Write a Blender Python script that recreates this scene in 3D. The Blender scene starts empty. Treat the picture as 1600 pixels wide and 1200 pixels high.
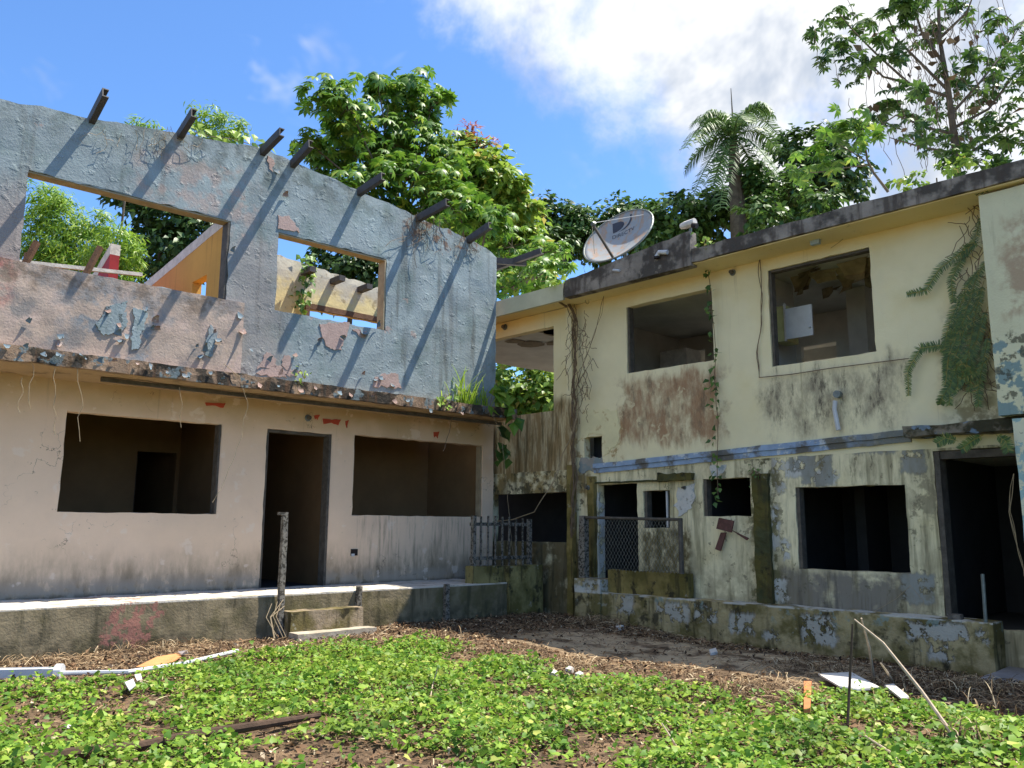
import bpy, bmesh, math, random
import numpy as np
from mathutils import Vector, Matrix, noise
random.seed(7); rng = np.random.default_rng(7)
SC = bpy.context.scene
COL = SC.collection
# ---------------------------------------------------------------- camera
FPX, PITCH, ROLL, AL, AR, H = 1311.65, math.radians(9.586), math.radians(-.303), math.radians(48.087), math.radians(44.07), 1.40
X_ = Vector((1, 0, 0)); F_ = Vector((0, math.cos(PITCH), math.sin(PITCH))); U_ = Vector((0, -math.sin(PITCH), math.cos(PITCH)))
cr, sr = math.cos(ROLL), math.sin(ROLL)
RX = X_ * cr - U_ * sr; RU = X_ * sr + U_ * cr
CAMP = Vector((0, 0, H))
cam = bpy.data.cameras.new('camera'); camo = bpy.data.objects.new('camera', cam); COL.objects.link(camo)
cam.sensor_width = 36; cam.lens = 36 * FPX / 1600; cam.clip_start = .05; cam.clip_end = 3000
m3 = Matrix((RX, RU, -F_)).transposed()
camo.matrix_world = Matrix.Translation(CAMP) @ m3.to_4x4()
SC.camera = camo
# facade frames: L = left house, R = right house; u along the facade, v away from the camera
dL = Vector((math.sin(AL), math.cos(AL), 0)); iL = Vector((-math.cos(AL), math.sin(AL), 0))
dR = Vector((-math.sin(AR), math.cos(AR), 0)); iR = Vector((math.cos(AR), math.sin(AR), 0))
def LF(u, v, z): return dL * u + iL * v + Vector((0, 0, z))
def RF(u, v, z): return dR * u + iR * v + Vector((0, 0, z))
FR = {'L': (dL, iL, LF), 'R': (dR, iR, RF)}
def ray(x, y): return RX * ((x - 800) / FPX) + RU * ((600 - y) / FPX) + F_
def at(x, y, dep):
    d = ray(x, y); return CAMP + d * (dep / d.y)
def onz(x, y, z):
    d = ray(x, y); return CAMP + d * ((z - H) / d.z)
# ---------------------------------------------------------------- light
SUNV = (dL * .45 - iL * .215 + Vector((0, 0, 1))).normalized()
sun = bpy.data.lights.new('sun', 'SUN'); sun.energy = 5.0; sun.angle = math.radians(.5); sun.color = (1, .94, .83)
suno = bpy.data.objects.new('sun', sun); COL.objects.link(suno)
suno.rotation_euler = SUNV.to_track_quat('Z', 'Y').to_euler(); suno.location = (8, 2, 25)
W = bpy.data.worlds.new('World'); SC.world = W; W.use_nodes = True
def build_world():
    nt = W.node_tree; n = nt.nodes; l = nt.links
    bg = n['Background']; bg.inputs[1].default_value = .13
    sky = n.new('ShaderNodeTexSky'); sky.sky_type = 'NISHITA'; sky.sun_disc = False
    sky.sun_elevation = math.asin(SUNV.z); sky.sun_rotation = math.atan2(SUNV.x, SUNV.y)
    sky.air_density = 1.0; sky.dust_density = .2; sky.ozone_density = 3.5
    tc = n.new('ShaderNodeTexCoord'); sp = n.new('ShaderNodeSeparateXYZ'); l.new(tc.outputs['Generated'], sp.inputs[0])
    def mt(op, a, b=None, c=None):
        q = n.new('ShaderNodeMath'); q.operation = op
        for i, s in enumerate((a, b, c)):
            if s is None: continue
            if isinstance(s, (int, float)): q.inputs[i].default_value = s
            else: l.new(s, q.inputs[i])
        return q.outputs[0]
    zz = mt('MAXIMUM', sp.outputs[2], .02); den = mt('ADD', zz, .12)
    cx = mt('DIVIDE', sp.outputs[0], den); cy = mt('DIVIDE', sp.outputs[1], den)
    cb = n.new('ShaderNodeCombineXYZ'); l.new(cx, cb.inputs[0]); l.new(cy, cb.inputs[1]); cb.inputs[2].default_value = 3.3
    def nz(scale, det, ro, dist=0, iso=False):
        q = n.new('ShaderNodeTexNoise'); q.inputs['Scale'].default_value = scale; q.inputs['Detail'].default_value = det
        q.inputs['Roughness'].default_value = ro; q.inputs['Distortion'].default_value = dist; l.new(tc.outputs['Generated'] if iso else cb.outputs[0], q.inputs['Vector']); return q.outputs[0]
    def mr(x, a, b):
        q = n.new('ShaderNodeMapRange'); q.interpolation_type = 'SMOOTHSTEP'; l.new(x, q.inputs[0]); q.inputs[1].default_value = a; q.inputs[2].default_value = b; return q.outputs[0]
    big = nz(.75, 2, .5); fine = nz(5.2, 6, .62, .15, True)
    # a band of cloud drifting across the sky from upper left to right
    ss = mt('ADD', mt('SUBTRACT', mt('MULTIPLY', cx, 1.36), cy), 1.37)
    side = mt('MAXIMUM', mt('MINIMUM', mt('MINIMUM', mt('MULTIPLY', ss, .75), .27), mt('MULTIPLY', mt('SUBTRACT', 2.0, ss), .35)), -.36)
    cov = mt('ADD', mt('ADD', mt('MULTIPLY', big, .35), mt('MULTIPLY', fine, .95)), side)
    mask = mr(cov, .62, .95)
    wisp = mt('MULTIPLY', mr(nz(6.5, 4, .66, .5, True), .56, .80), .5)
    mask = mt('MAXIMUM', mask, wisp)
    shade = mr(nz(6.0, 5, .6, .2, True), .40, .60)
    cr_ = n.new('ShaderNodeMix'); cr_.data_type = 'RGBA'; l.new(shade, cr_.inputs['Factor'])
    cr_.inputs['A'].default_value = (2.45, 2.75, 3.25, 1); cr_.inputs['B'].default_value = (4.5, 4.55, 4.6, 1)
    mx = n.new('ShaderNodeMix'); mx.data_type = 'RGBA'; l.new(mask, mx.inputs['Factor']); vm = n.new('ShaderNodeVectorMath'); vm.operation = 'MULTIPLY'; l.new(sky.outputs[0], vm.inputs[0]); vm.inputs[1].default_value = (.63, .83, 1.04); l.new(vm.outputs[0], mx.inputs['A']); l.new(cr_.outputs['Result'], mx.inputs['B'])
    l.new(mx.outputs['Result'], bg.inputs[0])
build_world()
W.cycles.sampling_method = 'MANUAL'; W.cycles.sample_map_resolution = 256
vs = SC.view_settings; vs.view_transform = 'Standard'; vs.look = 'None'; vs.exposure = .95; vs.gamma = 1; vs.use_curve_mapping = False
SC.cycles.max_bounces = 5; SC.cycles.diffuse_bounces = 4; SC.cycles.glossy_bounces = 2; SC.cycles.transmission_bounces = 3; SC.cycles.transparent_max_bounces = 4
# ---------------------------------------------------------------- helpers
ORG = {}
def srgb(r, g, b):
    f = lambda c: (c / 255 / 12.92) if c <= 10 else ((c / 255 + .055) / 1.055) ** 2.4
    return (f(r), f(g), f(b), 1)
def tag(o, label=None, cat=None, group=None, kind=None):
    if label: o['label'] = label
    if cat: o['category'] = cat
    if group: o['group'] = group
    if kind: o['kind'] = kind
    return o
def root(name, loc, label, cat, group=None):
    o = bpy.data.objects.new(name, None); COL.objects.link(o); o.location = loc; o.empty_display_size = .2
    ORG[o] = Vector(loc); return tag(o, label, cat, group)
def mk(name, V, Fc, mat, parent=None, smooth=False, fix=True, loc=None):
    V = [Vector(p) for p in V]
    if parent is not None: org = ORG[parent]
    elif loc is not None: org = Vector(loc)
    else:
        mn = Vector([min(p[i] for p in V) for i in range(3)]); mxx = Vector([max(p[i] for p in V) for i in range(3)])
        org = Vector(((mn.x + mxx.x) / 2, (mn.y + mxx.y) / 2, mn.z))
    me = bpy.data.meshes.new(name); me.from_pydata([p - org for p in V], [], Fc)
    if fix:
        bm = bmesh.new(); bm.from_mesh(me); bmesh.ops.recalc_face_normals(bm, faces=bm.faces); bm.to_mesh(me); bm.free()
    if smooth: me.shade_smooth()
    me.materials.append(mat.m if isinstance(mat, Mat) else mat)
    o = bpy.data.objects.new(name, me); COL.objects.link(o)
    if parent is not None: o.parent = parent
    else: o.location = org
    ORG[o] = org
    return o
def npmesh(name, V, Fq, mat, parent=None, loc=(0, 0, 0)):
    """fast mesh from numpy verts (N,3) and faces (M,k)"""
    org = ORG[parent] if parent is not None else Vector(loc)
    V = np.asarray(V, np.float32) - np.array(org, np.float32); Fq = np.asarray(Fq, np.int32); k = Fq.shape[1]
    me = bpy.data.meshes.new(name); me.vertices.add(len(V)); me.vertices.foreach_set('co', V.ravel())
    me.loops.add(Fq.size); me.loops.foreach_set('vertex_index', Fq.ravel())
    me.polygons.add(len(Fq)); me.polygons.foreach_set('loop_start', np.arange(0, Fq.size, k, dtype=np.int32))
    me.update(calc_edges=True); me.validate()
    me.materials.append(mat.m if isinstance(mat, Mat) else mat)
    o = bpy.data.objects.new(name, me); COL.objects.link(o)
    if parent is not None: o.parent = parent
    else: o.location = org
    ORG[o] = org
    return o
class Geo:
    def __init__(s): s.V = []; s.F = []
    def add(s, V, Fc):
        b = len(s.V); s.V += [Vector(p) for p in V]; s.F += [tuple(i + b for i in f) for f in Fc]; return s
    def box(s, fr, u0, u1, v0, v1, z0, z1):
        f = FR[fr][2] if isinstance(fr, str) else fr
        V = [f(u, v, z) for z in (z0, z1) for v in (v0, v1) for u in (u0, u1)]
        return s.add(V, [(0, 1, 3, 2), (4, 6, 7, 5), (0, 4, 5, 1), (2, 3, 7, 6), (0, 2, 6, 4), (1, 5, 7, 3)])
    def tube(s, pts, rad, n=6, cap=True):
        V, Fc = tube(pts, rad, n, cap); return s.add(V, Fc)
    def mk(s, name, mat, parent=None, **k): return mk(name, s.V, s.F, mat, parent, **k)
def tube(pts, rad, n=6, cap=True):
    pts = [Vector(p) for p in pts]; V = []; Fc = []
    if not isinstance(rad, (list, tuple)): rad = [rad] * len(pts)
    ref = None
    for i, p in enumerate(pts):
        t = (pts[min(i + 1, len(pts) - 1)] - pts[max(i - 1, 0)])
        t = t.normalized() if t.length > 1e-9 else Vector((0, 0, 1))
        if ref is None: ref = t.orthogonal().normalized()
        a = (ref - t * ref.dot(t)); a = a.normalized() if a.length > 1e-6 else t.orthogonal().normalized(); ref = a; b = t.cross(a)
        V += [p + (a * math.cos(2 * math.pi * k / n) + b * math.sin(2 * math.pi * k / n)) * rad[i] for k in range(n)]
    for i in range(len(pts) - 1):
        for k in range(n):
            Fc.append((i * n + k, i * n + (k + 1) % n, (i + 1) * n + (k + 1) % n, (i + 1) * n + k))
    if cap: Fc += [tuple(range(n - 1, -1, -1)), tuple(range((len(pts) - 1) * n, len(pts) * n))]
    return V, Fc
def nv(p, s): return noise.noise_vector(Vector(p) * s)
def steps(a, b, st, extra=()):
    k = max(1, int(round((b - a) / st))); xs = {round(a + (b - a) * i / k, 4) for i in range(k + 1)}
    for e in extra:
        if a < e < b:
            for x in [x for x in xs if abs(x - e) < st * .3 and x not in extra and x not in (round(a, 4), round(b, 4))]: xs.discard(x)
            xs.add(round(e, 4))
    return sorted(xs)
def wall(fr, u0, u1, z0, z1, vf, vb, holes=(), st=.14, amp=.008, top=None, ztop0=None, chip=.014, fz=None):
    """slab of wall with rectangular openings, slightly wavy faces, chipped arrises"""
    f = FR[fr][2]; us = steps(u0, u1, st, [h[i] for h in holes for i in (0, 1)]); zs = steps(z0, z1, st, [h[i] for h in holes for i in (2, 3)])
    idx = {}; V = []; Fc = []
    inside = lambda u, z: any(h[0] < u < h[1] and h[2] < z < h[3] for h in holes)
    solid = [[not inside((us[i] + us[i + 1]) / 2, (zs[j] + zs[j + 1]) / 2) for j in range(len(zs) - 1)] for i in range(len(us) - 1)]
    S = lambda i, j: 0 <= i < len(us) - 1 and 0 <= j < len(zs) - 1 and solid[i][j]
    def vt(i, j, s):
        k = (i, j, s)
        if k not in idx:
            u, z = us[i], zs[j]
            if top and z > ztop0: z = ztop0 + (z - ztop0) * (top(u) - ztop0) / (z1 - ztop0)
            v = vb if s else vf
            edge = not (S(i, j) and S(i - 1, j) and S(i, j - 1) and S(i - 1, j - 1))
            q = nv((u, v * 3, z), 2.1); q2 = nv((u + 9, v * 3, z), 9)
            vv = v + (q.x * amp + q2.x * amp * .4) * (1 if not s else .3)
            if edge: u += q2.y * chip; z += q2.z * chip
            if edge and not s: vv += abs(q2.x) * chip * .6
            idx[k] = len(V); V.append(f(u, vv, z))
        return idx[k]
    for i in range(len(us) - 1):
        for j in range(len(zs) - 1):
            if not S(i, j): continue
            Fc.append((vt(i, j, 0), vt(i + 1, j, 0), vt(i + 1, j + 1, 0), vt(i, j + 1, 0)))
            Fc.append((vt(i, j, 1), vt(i, j + 1, 1), vt(i + 1, j + 1, 1), vt(i + 1, j, 1)))
            for (di, dj, a, b) in ((-1, 0, (i, j), (i, j + 1)), (1, 0, (i + 1, j), (i + 1, j + 1)), (0, -1, (i, j), (i + 1, j)), (0, 1, (i, j + 1), (i + 1, j + 1))):
                if not S(i + di, j + dj): Fc.append((vt(*a, 0), vt(*b, 0), vt(*b, 1), vt(*a, 1)))
    return V, Fc
def rbox(f, u0, u1, v0, v1, z0, z1, st=.12, amp=.012, sc=4.0):
    """box with a worn, uneven surface"""
    if isinstance(f, str): f = FR[f][2]
    ax = [steps(u0, u1, st), steps(v0, v1, st), steps(z0, z1, st)]; idx = {}; V = []; Fc = []
    def vt(a, b, c):
        k = (a, b, c)
        if k not in idx:
            q = nv((ax[0][a], ax[1][b], ax[2][c]), sc); q2 = nv((ax[0][a] + 5, ax[1][b], ax[2][c]), sc * 3.1)
            idx[k] = len(V); V.append(f(ax[0][a], ax[1][b], ax[2][c]) + f(q.x * amp, q.y * amp, q.z * amp) + f(q2.x * amp * .5, q2.y * amp * .5, q2.z * amp * .5))
        return idx[k]
    n0, n1, n2 = [len(a) - 1 for a in ax]
    for a in range(n0):
        for b in range(n1):
            for c in (0, n2): Fc.append((vt(a, b, c), vt(a + 1, b, c), vt(a + 1, b + 1, c), vt(a, b + 1, c)))
        for c in range(n2):
            for b in (0, n1): Fc.append((vt(a, b, c), vt(a + 1, b, c), vt(a + 1, b, c + 1), vt(a, b, c + 1)))
    for b in range(n1):
        for c in range(n2):
            for a in (0, n0): Fc.append((vt(a, b, c), vt(a, b + 1, c), vt(a, b + 1, c + 1), vt(a, b, c + 1)))
    return V, Fc
def pxuz(fr, pts, v):
    d, i, f = FR[fr]; out = []
    for x, y in pts:
        r = ray(x, y); P = CAMP + r * ((v - CAMP.dot(i)) / r.dot(i)); out.append((P.dot(d), P.z))
    return out
def patch(name, fr, uz, v, th, mat, parent, rough=.025, st=.05):
    """thin irregular scab of render or paint lying on a wall"""
    f = FR[fr][2]; pts = []
    n = len(uz)
    for i in range(n):
        a, b = Vector(uz[i]), Vector(uz[(i + 1) % n]); k = max(1, int((b - a).length / st))
        for j in range(k):
            p = a.lerp(b, j / k); q = nv((p.x, p.y, v), 11); q2 = nv((p.x, p.y, v + 3), 29)
            pts.append((p.x + (q.x + q2.x * .6) * rough, p.y + (q.y + q2.y * .6) * rough))
    m = len(pts); V = [f(p[0], v, p[1]) for p in pts] + [f(p[0], v + th, p[1]) for p in pts]
    Fc = [tuple(range(m))] + [(i, (i + 1) % m, m + (i + 1) % m, m + i) for i in range(m)]
    return mk(name, V, Fc, mat, parent)
# ---------------------------------------------------------------- materials
class Mat:
    def __init__(s, name, col, fr=None, rough=.88, spec=.25, metal=0):
        s.m = bpy.data.materials.new(name); s.m.use_nodes = True; nt = s.m.node_tree; s.n = nt.nodes; s.l = nt.links
        s.b = s.n['Principled BSDF']; s.b.inputs['Roughness'].default_value = rough; s.b.inputs['Specular IOR Level'].default_value = spec; s.b.inputs['Metallic'].default_value = metal
        s.col = col; g = s.n.new('ShaderNodeNewGeometry'); s.g = g; P = g.outputs['Position']
        if fr:
            s.u = s.dot(P, FR[fr][0]); s.v = s.dot(P, FR[fr][1])
            sp = s.n.new('ShaderNodeSeparateXYZ'); s.l.new(P, sp.inputs[0]); s.z = sp.outputs[2]
        else:
            sp = s.n.new('ShaderNodeSeparateXYZ'); s.l.new(P, sp.inputs[0]); s.u, s.v, s.z = sp.outputs
    def dot(s, P, d):
        q = s.n.new('ShaderNodeVectorMath'); q.operation = 'DOT_PRODUCT'; s.l.new(P, q.inputs[0]); q.inputs[1].default_value = d; return q.outputs['Value']
    def put(s, sock, x):
        if isinstance(x, (int, float)): sock.default_value = x
        elif isinstance(x, tuple): sock.default_value = x
        else: s.l.new(x, sock)
    def mt(s, op, a, b=None, c=None):
        q = s.n.new('ShaderNodeMath'); q.operation = op
        for i, x in enumerate((a, b, c)):
            if x is not None: s.put(q.inputs[i], x)
        return q.outputs[0]
    def mul(s, *a):
        r = a[0]
        for x in a[1:]: r = s.mt('MULTIPLY', r, x)
        return r
    def noise(s, su, sv=None, sz=None, det=4, ro=.55, seed=0, dist=0):
        sv = su if sv is None else sv; sz = su if sz is None else sz
        key = (su, sv, sz, det, ro, seed, dist); s.cache = getattr(s, 'cache', {})
        if key in s.cache: return s.cache[key]
        c = s.n.new('ShaderNodeCombineXYZ')
        s.put(c.inputs[0], s.mt('MULTIPLY_ADD', s.u, su, seed * 7.31)); s.put(c.inputs[1], s.mt('MULTIPLY_ADD', s.v, sv, seed * 3.7)); s.put(c.inputs[2], s.mt('MULTIPLY', s.z, sz))
        q = s.n.new('ShaderNodeTexNoise'); q.inputs['Scale'].default_value = 1; q.inputs['Detail'].default_value = det; q.inputs['Roughness'].default_value = ro; q.inputs['Distortion'].default_value = dist
        s.l.new(c.outputs[0], q.inputs['Vector']); s.cache[key] = q.outputs[0]; return q.outputs[0]
    def mr(s, x, lo, hi, a=0., b=1.):
        q = s.n.new('ShaderNodeMapRange'); q.interpolation_type = 'SMOOTHSTEP'; s.put(q.inputs[0], x)
        for i, k in enumerate((lo, hi, a, b)): q.inputs[i + 1].default_value = k
        return q.outputs[0]
    def blot(s, sc, lo, hi, seed=0, det=4, ro=.62): return s.mr(s.noise(sc, det=det, ro=ro, seed=seed), lo, hi)
    def streak(s, su, sz, lo, hi, seed=0): return s.mr(s.noise(su, su, sz, det=4, ro=.62, seed=seed), lo, hi)
    def box(s, u0, u1, z0, z1, soft=.08, amp=.15, ns=3., seed=0, softz=None):
        n1 = s.mt('MULTIPLY', s.mt('SUBTRACT', s.noise(ns, det=5, ro=.65, seed=seed), .5), amp * 4)
        uu = s.mt('ADD', s.u, n1); zz = s.mt('ADD', s.z, s.mt('MULTIPLY', s.mt('SUBTRACT', s.noise(ns * 2.2, ns, ns * .6, det=5, ro=.65, seed=seed + 5), .5), amp * 4)); k = softz or soft
        return s.mul(s.mr(uu, u0 - soft, u0 + soft), s.mr(uu, u1 - soft, u1 + soft, 1., 0.), s.mr(zz, z0 - k, z0 + k), s.mr(zz, z1 - k, z1 + k, 1., 0.))
    def scabs(s, col, polys, v, fr, amt=.9, seed=31, sc=7, lo=.44):
        """bare patches with ragged outlines"""
        m = None
        for P in polys:
            uz = pxuz(fr, P, v); us = [a for a, b in uz]; zs = [b for a, b in uz]; k = s.box(min(us), max(us), min(zs), max(zs), .03, .05, 8., seed); m = k if m is None else s.mt('MAXIMUM', m, k)
        s.scab = s.mul(m, s.blot(sc, lo, lo + .05, seed + 1)); s.layer(srgb(60, 54, 42), s.mul(m, s.blot(sc, lo - .035, lo + .01, seed + 1)), amt * .75); return s.layer(col, s.scab, amt)  # dark rim in the colour shades patch edges to suggest depth
    def layer(s, col, mask, amt=1.):
        q = s.n.new('ShaderNodeMix'); q.data_type = 'RGBA'
        if amt != 1.: mask = s.mt('MULTIPLY', mask, amt)
        s.put(q.inputs['Factor'], mask); s.put(q.inputs['A'], s.col); s.put(q.inputs['B'], col); s.col = q.outputs['Result']; return s
    def vary(s, sc=3., amt=.25, seed=3):
        """uneven tone"""
        k = s.mr(s.noise(sc, det=6, ro=.65, seed=seed), .25, .75, 1 - amt, 1 + amt)
        q = s.n.new('ShaderNodeVectorMath'); q.operation = 'SCALE'; s.put(q.inputs[0], s.col if not isinstance(s.col, tuple) else s.col[:3]); s.put(q.inputs['Scale'], k); s.col = q.outputs[0]; return s
    def bump(s, h, strength=.5, dist=.02):
        q = s.n.new('ShaderNodeBump'); q.inputs['Strength'].default_value = strength; q.inputs['Distance'].default_value = dist; s.put(q.inputs['Height'], h); s.l.new(q.outputs[0], s.b.inputs['Normal']); return s
    def done(s):
        s.put(s.b.inputs['Base Color'], s.col); return s
def plain(name, col, rough=.8, spec=.3, amt=.2, sc=6., bump=.2, metal=0, fr=None):
    m = Mat(name, col, fr, rough, spec, metal); m.vary(sc, amt)
    if bump: m.bump(m.noise(sc * 5, det=5), bump, .01)
    return m.done()
def leafmat(name, c1, c2, c3=None, trans=.35, rough=.45, spec=.45, patches=None):
    m = Mat(name, c1, None, rough, spec); r = m.g.outputs['Random Per Island']
    m.layer(c2, m.mr(r, .15, .85)); 
    if c3: m.layer(c3, m.mt('GREATER_THAN', m.mt('FRACT', m.mt('MULTIPLY', r, 37.7)), .93))
    if patches: m.layer(patches[0], m.blot(1.3, .48, .66, 3, 3), .65); m.layer(patches[1], m.blot(1.7, .52, .68, 9, 3), .5)
    m.done()
    t = m.n.new('ShaderNodeBsdfTranslucent'); m.put(t.inputs[0], m.col)
    mx = m.n.new('ShaderNodeMixShader'); mx.inputs[0].default_value = trans
    out = m.n['Material Output']; m.l.new(m.b.outputs[0], mx.inputs[1]); m.l.new(t.outputs[0], mx.inputs[2]); m.l.new(mx.outputs[0], out.inputs[0]); return m
BLUE = srgb(140, 151, 152); PINK = srgb(164, 147, 138); GREYP = srgb(128, 122, 116); RUST = srgb(116, 84, 62); BLACK = srgb(38, 36, 32); MOSS = srgb(84, 80, 46)
# -- left upper wall: blue paint over pinkish render
def m_upper():
    m = Mat('blue_paint', BLUE, 'L', .9)
    m.vary(1.3, .16); m.layer(srgb(112, 128, 124), m.blot(2.3, .48, .68, 2), .7)
    m.layer(srgb(154, 168, 168), m.blot(1.4, .52, .7, 9), .6)
    m.layer(srgb(148, 134, 126), m.box(-3, 2.35, 3.3, 5.25, .3, .25, 1.6, 1), .85)
    m.layer(srgb(142, 128, 120), m.box(4.35, 5.3, 3.3, 5.35, .2, .2, 1.8, 2), .55)
    m.layer(PINK, m.mul(m.box(3.3, 4.9, 5.4, 6.3, .2, .3, 2, 3), m.blot(4, .42, .6, 3)), .75)
    m.layer(PINK, m.blot(3.1, .66, .70, 4), .8)
    m.layer(srgb(92, 96, 92), m.mul(m.streak(4.5, .35, .52, .7, 5), m.box(6.9, 9.4, 3.3, 6.3, .3, .1, 2, 4)), .75)
    m.layer(srgb(86, 80, 74), m.mul(m.streak(5, .3, .56, .74, 6), m.box(-3, 9.4, 3.3, 6.9, .3, .1, 2, 4)), .45)
    m.layer(srgb(78, 84, 76), m.mul(m.mr(m.z, 5.75, 6.5), m.blot(5, .42, .62, 7)), .55)
    m.layer(RUST, m.mul(m.box(7.3, 8.9, 5.9, 6.5, .12, .2, 3, 6), m.blot(6, .5, .62, 8)), .8)
    h = m.mt('ADD', m.noise(34, det=5, ro=.6), m.mul(m.mr(m.noise(7, det=4, seed=2), .58, .70), .9))
    return m.bump(h, .5, .014).done()
def m_parapet():
    m = Mat('parapet_render', srgb(176, 156, 140), 'L', .92); m.vary(1.8, .2)
    m.layer(srgb(190, 166, 152), m.blot(1.6, .5, .66, 1), .8); m.layer(srgb(128, 124, 120), m.blot(2.2, .5, .64, 2), .8)
    m.layer(srgb(118, 128, 134), m.mul(m.box(2.6, 3.7, 3.3, 4.2, .25, .25, 2, 3), m.blot(3.2, .46, .56, 3)), .9)
    m.layer(srgb(186, 110, 100), m.mul(m.box(-1, 1.95, 3.9, 4.4, .15, .2, 2, 5), m.blot(4, .45, .6, 6)), .8)
    m.layer(srgb(112, 96, 80), m.mul(m.box(-3, 5, 4.1, 4.5, .15, .15, 3, 6), m.blot(5, .48, .64, 7)), .7)
    m.layer(srgb(96, 88, 78), m.streak(6, .5, .58, .76, 8), .45)
    return m.bump(m.noise(30, det=6, ro=.62), .6, .012).done()
def m_lower():
    m = Mat('beige_render', srgb(232, 202, 172), 'L', .9); m.vary(.9, .06)
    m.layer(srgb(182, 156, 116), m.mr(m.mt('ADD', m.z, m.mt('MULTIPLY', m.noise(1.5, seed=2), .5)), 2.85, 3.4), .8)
    m.layer(srgb(224, 194, 166), m.blot(1.1, .5, .7, 3), .6)
    m.layer(srgb(128, 112, 88), m.mul(m.mr(m.mt('ADD', m.z, m.mt('MULTIPLY', m.noise(1.1, seed=4), .9)), .95, 1.75, 1., 0.), m.mr(m.noise(5, 5, 1.6, det=6, ro=.7, seed=6), .22, .72)), .95)
    m.layer(srgb(104, 92, 70), m.mul(m.mr(m.mt('ADD', m.z, m.mt('MULTIPLY', m.noise(1.4, seed=14), .8)), .8, 1.45, 1., 0.), m.mr(m.noise(11, 11, 2.6, det=6, ro=.7, seed=16), .36, .7)), .6)
    m.layer(srgb(112, 100, 82), m.mul(m.box(7.2, 9.9, .4, 1.6, .3, .2, 3, 5), m.mr(m.noise(20, 20, 1.5, det=6, ro=.7, seed=9), .46, .7)), .55)
    m.layer(srgb(168, 152, 134), m.mul(m.mr(m.z, .60, .80, 1., 0.), m.blot(5, .42, .5, 7)), .8)
    m.layer(srgb(88, 78, 66), m.mul(m.mr(m.z, .49, .56, 1., 0.), m.blot(9, .35, .5, 17)), .7)
    m.layer(srgb(104, 92, 78), m.blot(22, .68, .74, 10), .5)
    crk = m.mul(m.mr(m.mt('ABSOLUTE', m.mt('SUBTRACT', m.noise(1.3, det=5, ro=.6, seed=21), .5)), .0, .0035, 1., 0.), m.blot(.8, .52, .58, 22))
    m.layer(srgb(84, 74, 64), crk, .8); m.layer(srgb(150, 132, 112), m.mul(m.streak(14, .35, .6, .72, 23), m.mr(m.z, 2.2, 3.2)), .35); m.layer(srgb(236, 216, 196), m.blot(3.3, .6, .66, 24), .5)
    return m.bump(m.mt('ADD', m.noise(2.5, det=3), m.mul(m.noise(45, det=5), .35)), .35, .012).done()
def m_slabedge():
    m = Mat('stained_slab', srgb(146, 122, 100), 'L', .92); m.vary(3, .3)
    m.layer(srgb(176, 148, 112), m.mul(m.mr(m.v, 10.66, 10.72), m.blot(1.2, .2, .5, 1)), .9)
    face = m.mr(m.v, 10.62, 10.66, 1., 0.)
    m.layer(srgb(40, 40, 36), m.mul(face, m.blot(3.4, .46, .56, 2)), .92); m.layer(srgb(110, 122, 124), m.mul(face, m.blot(5.5, .58, .62, 3)), .9)
    m.layer(srgb(96, 70, 50), m.mul(face, m.streak(7, .6, .5, .66, 4)), .7)
    m.layer(srgb(92, 78, 58), m.blot(2.6, .56, .7, 5), .6)
    return m.bump(m.noise(24, det=6, ro=.65), .7, .02).done()
def m_porch():
    m = Mat('porch_concrete', srgb(128, 116, 92), 'L', .93); m.vary(2, .25)
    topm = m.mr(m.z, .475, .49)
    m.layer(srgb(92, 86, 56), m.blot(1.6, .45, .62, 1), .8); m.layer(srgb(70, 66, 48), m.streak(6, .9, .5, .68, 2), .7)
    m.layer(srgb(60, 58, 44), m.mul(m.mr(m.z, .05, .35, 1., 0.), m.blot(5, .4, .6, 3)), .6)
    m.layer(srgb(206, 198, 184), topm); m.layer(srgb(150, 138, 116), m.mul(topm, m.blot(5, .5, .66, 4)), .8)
    m.layer(srgb(150, 104, 92), m.mul(m.box(3.2, 3.7, 0, .47, .05, .28, 5, 6), m.blot(7, .44, .5, 8)), .9)
    return m.bump(m.noise(28, det=6, ro=.65), .6, .015).done()
# -- right house
RPW = [[(1205, 712), (1224, 738)], [(1204, 790), (1219, 858)], [(1220, 842), (1234, 875)], [(1206, 905), (1232, 940)], [(1272, 735), (1308, 757)], [(1212, 745), (1226, 770)], [(960, 690), (1000, 712)], [(930, 770), (942, 900)], [(1225, 720), (1262, 745)]]
RPG = [[(1250, 700), (1302, 757)], [(1405, 700), (1446, 738)], [(1232, 690), (1280, 735)], [(1405, 895), (1460, 945)], [(1330, 690), (1400, 705)]]
PLW = [[(962, 928), (988, 960)], [(1022, 938), (1076, 974)], [(1084, 948), (1120, 974)], [(1138, 956), (1178, 992)], [(1250, 960), (1306, 1010)], [(1415, 970), (1512, 1005)], [(1448, 1000), (1490, 1034)], [(1526, 982), (1542, 1006)], [(912, 904), (956, 926)], [(1190, 985), (1215, 1000)]]
YEL = srgb(226, 215, 176)
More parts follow.
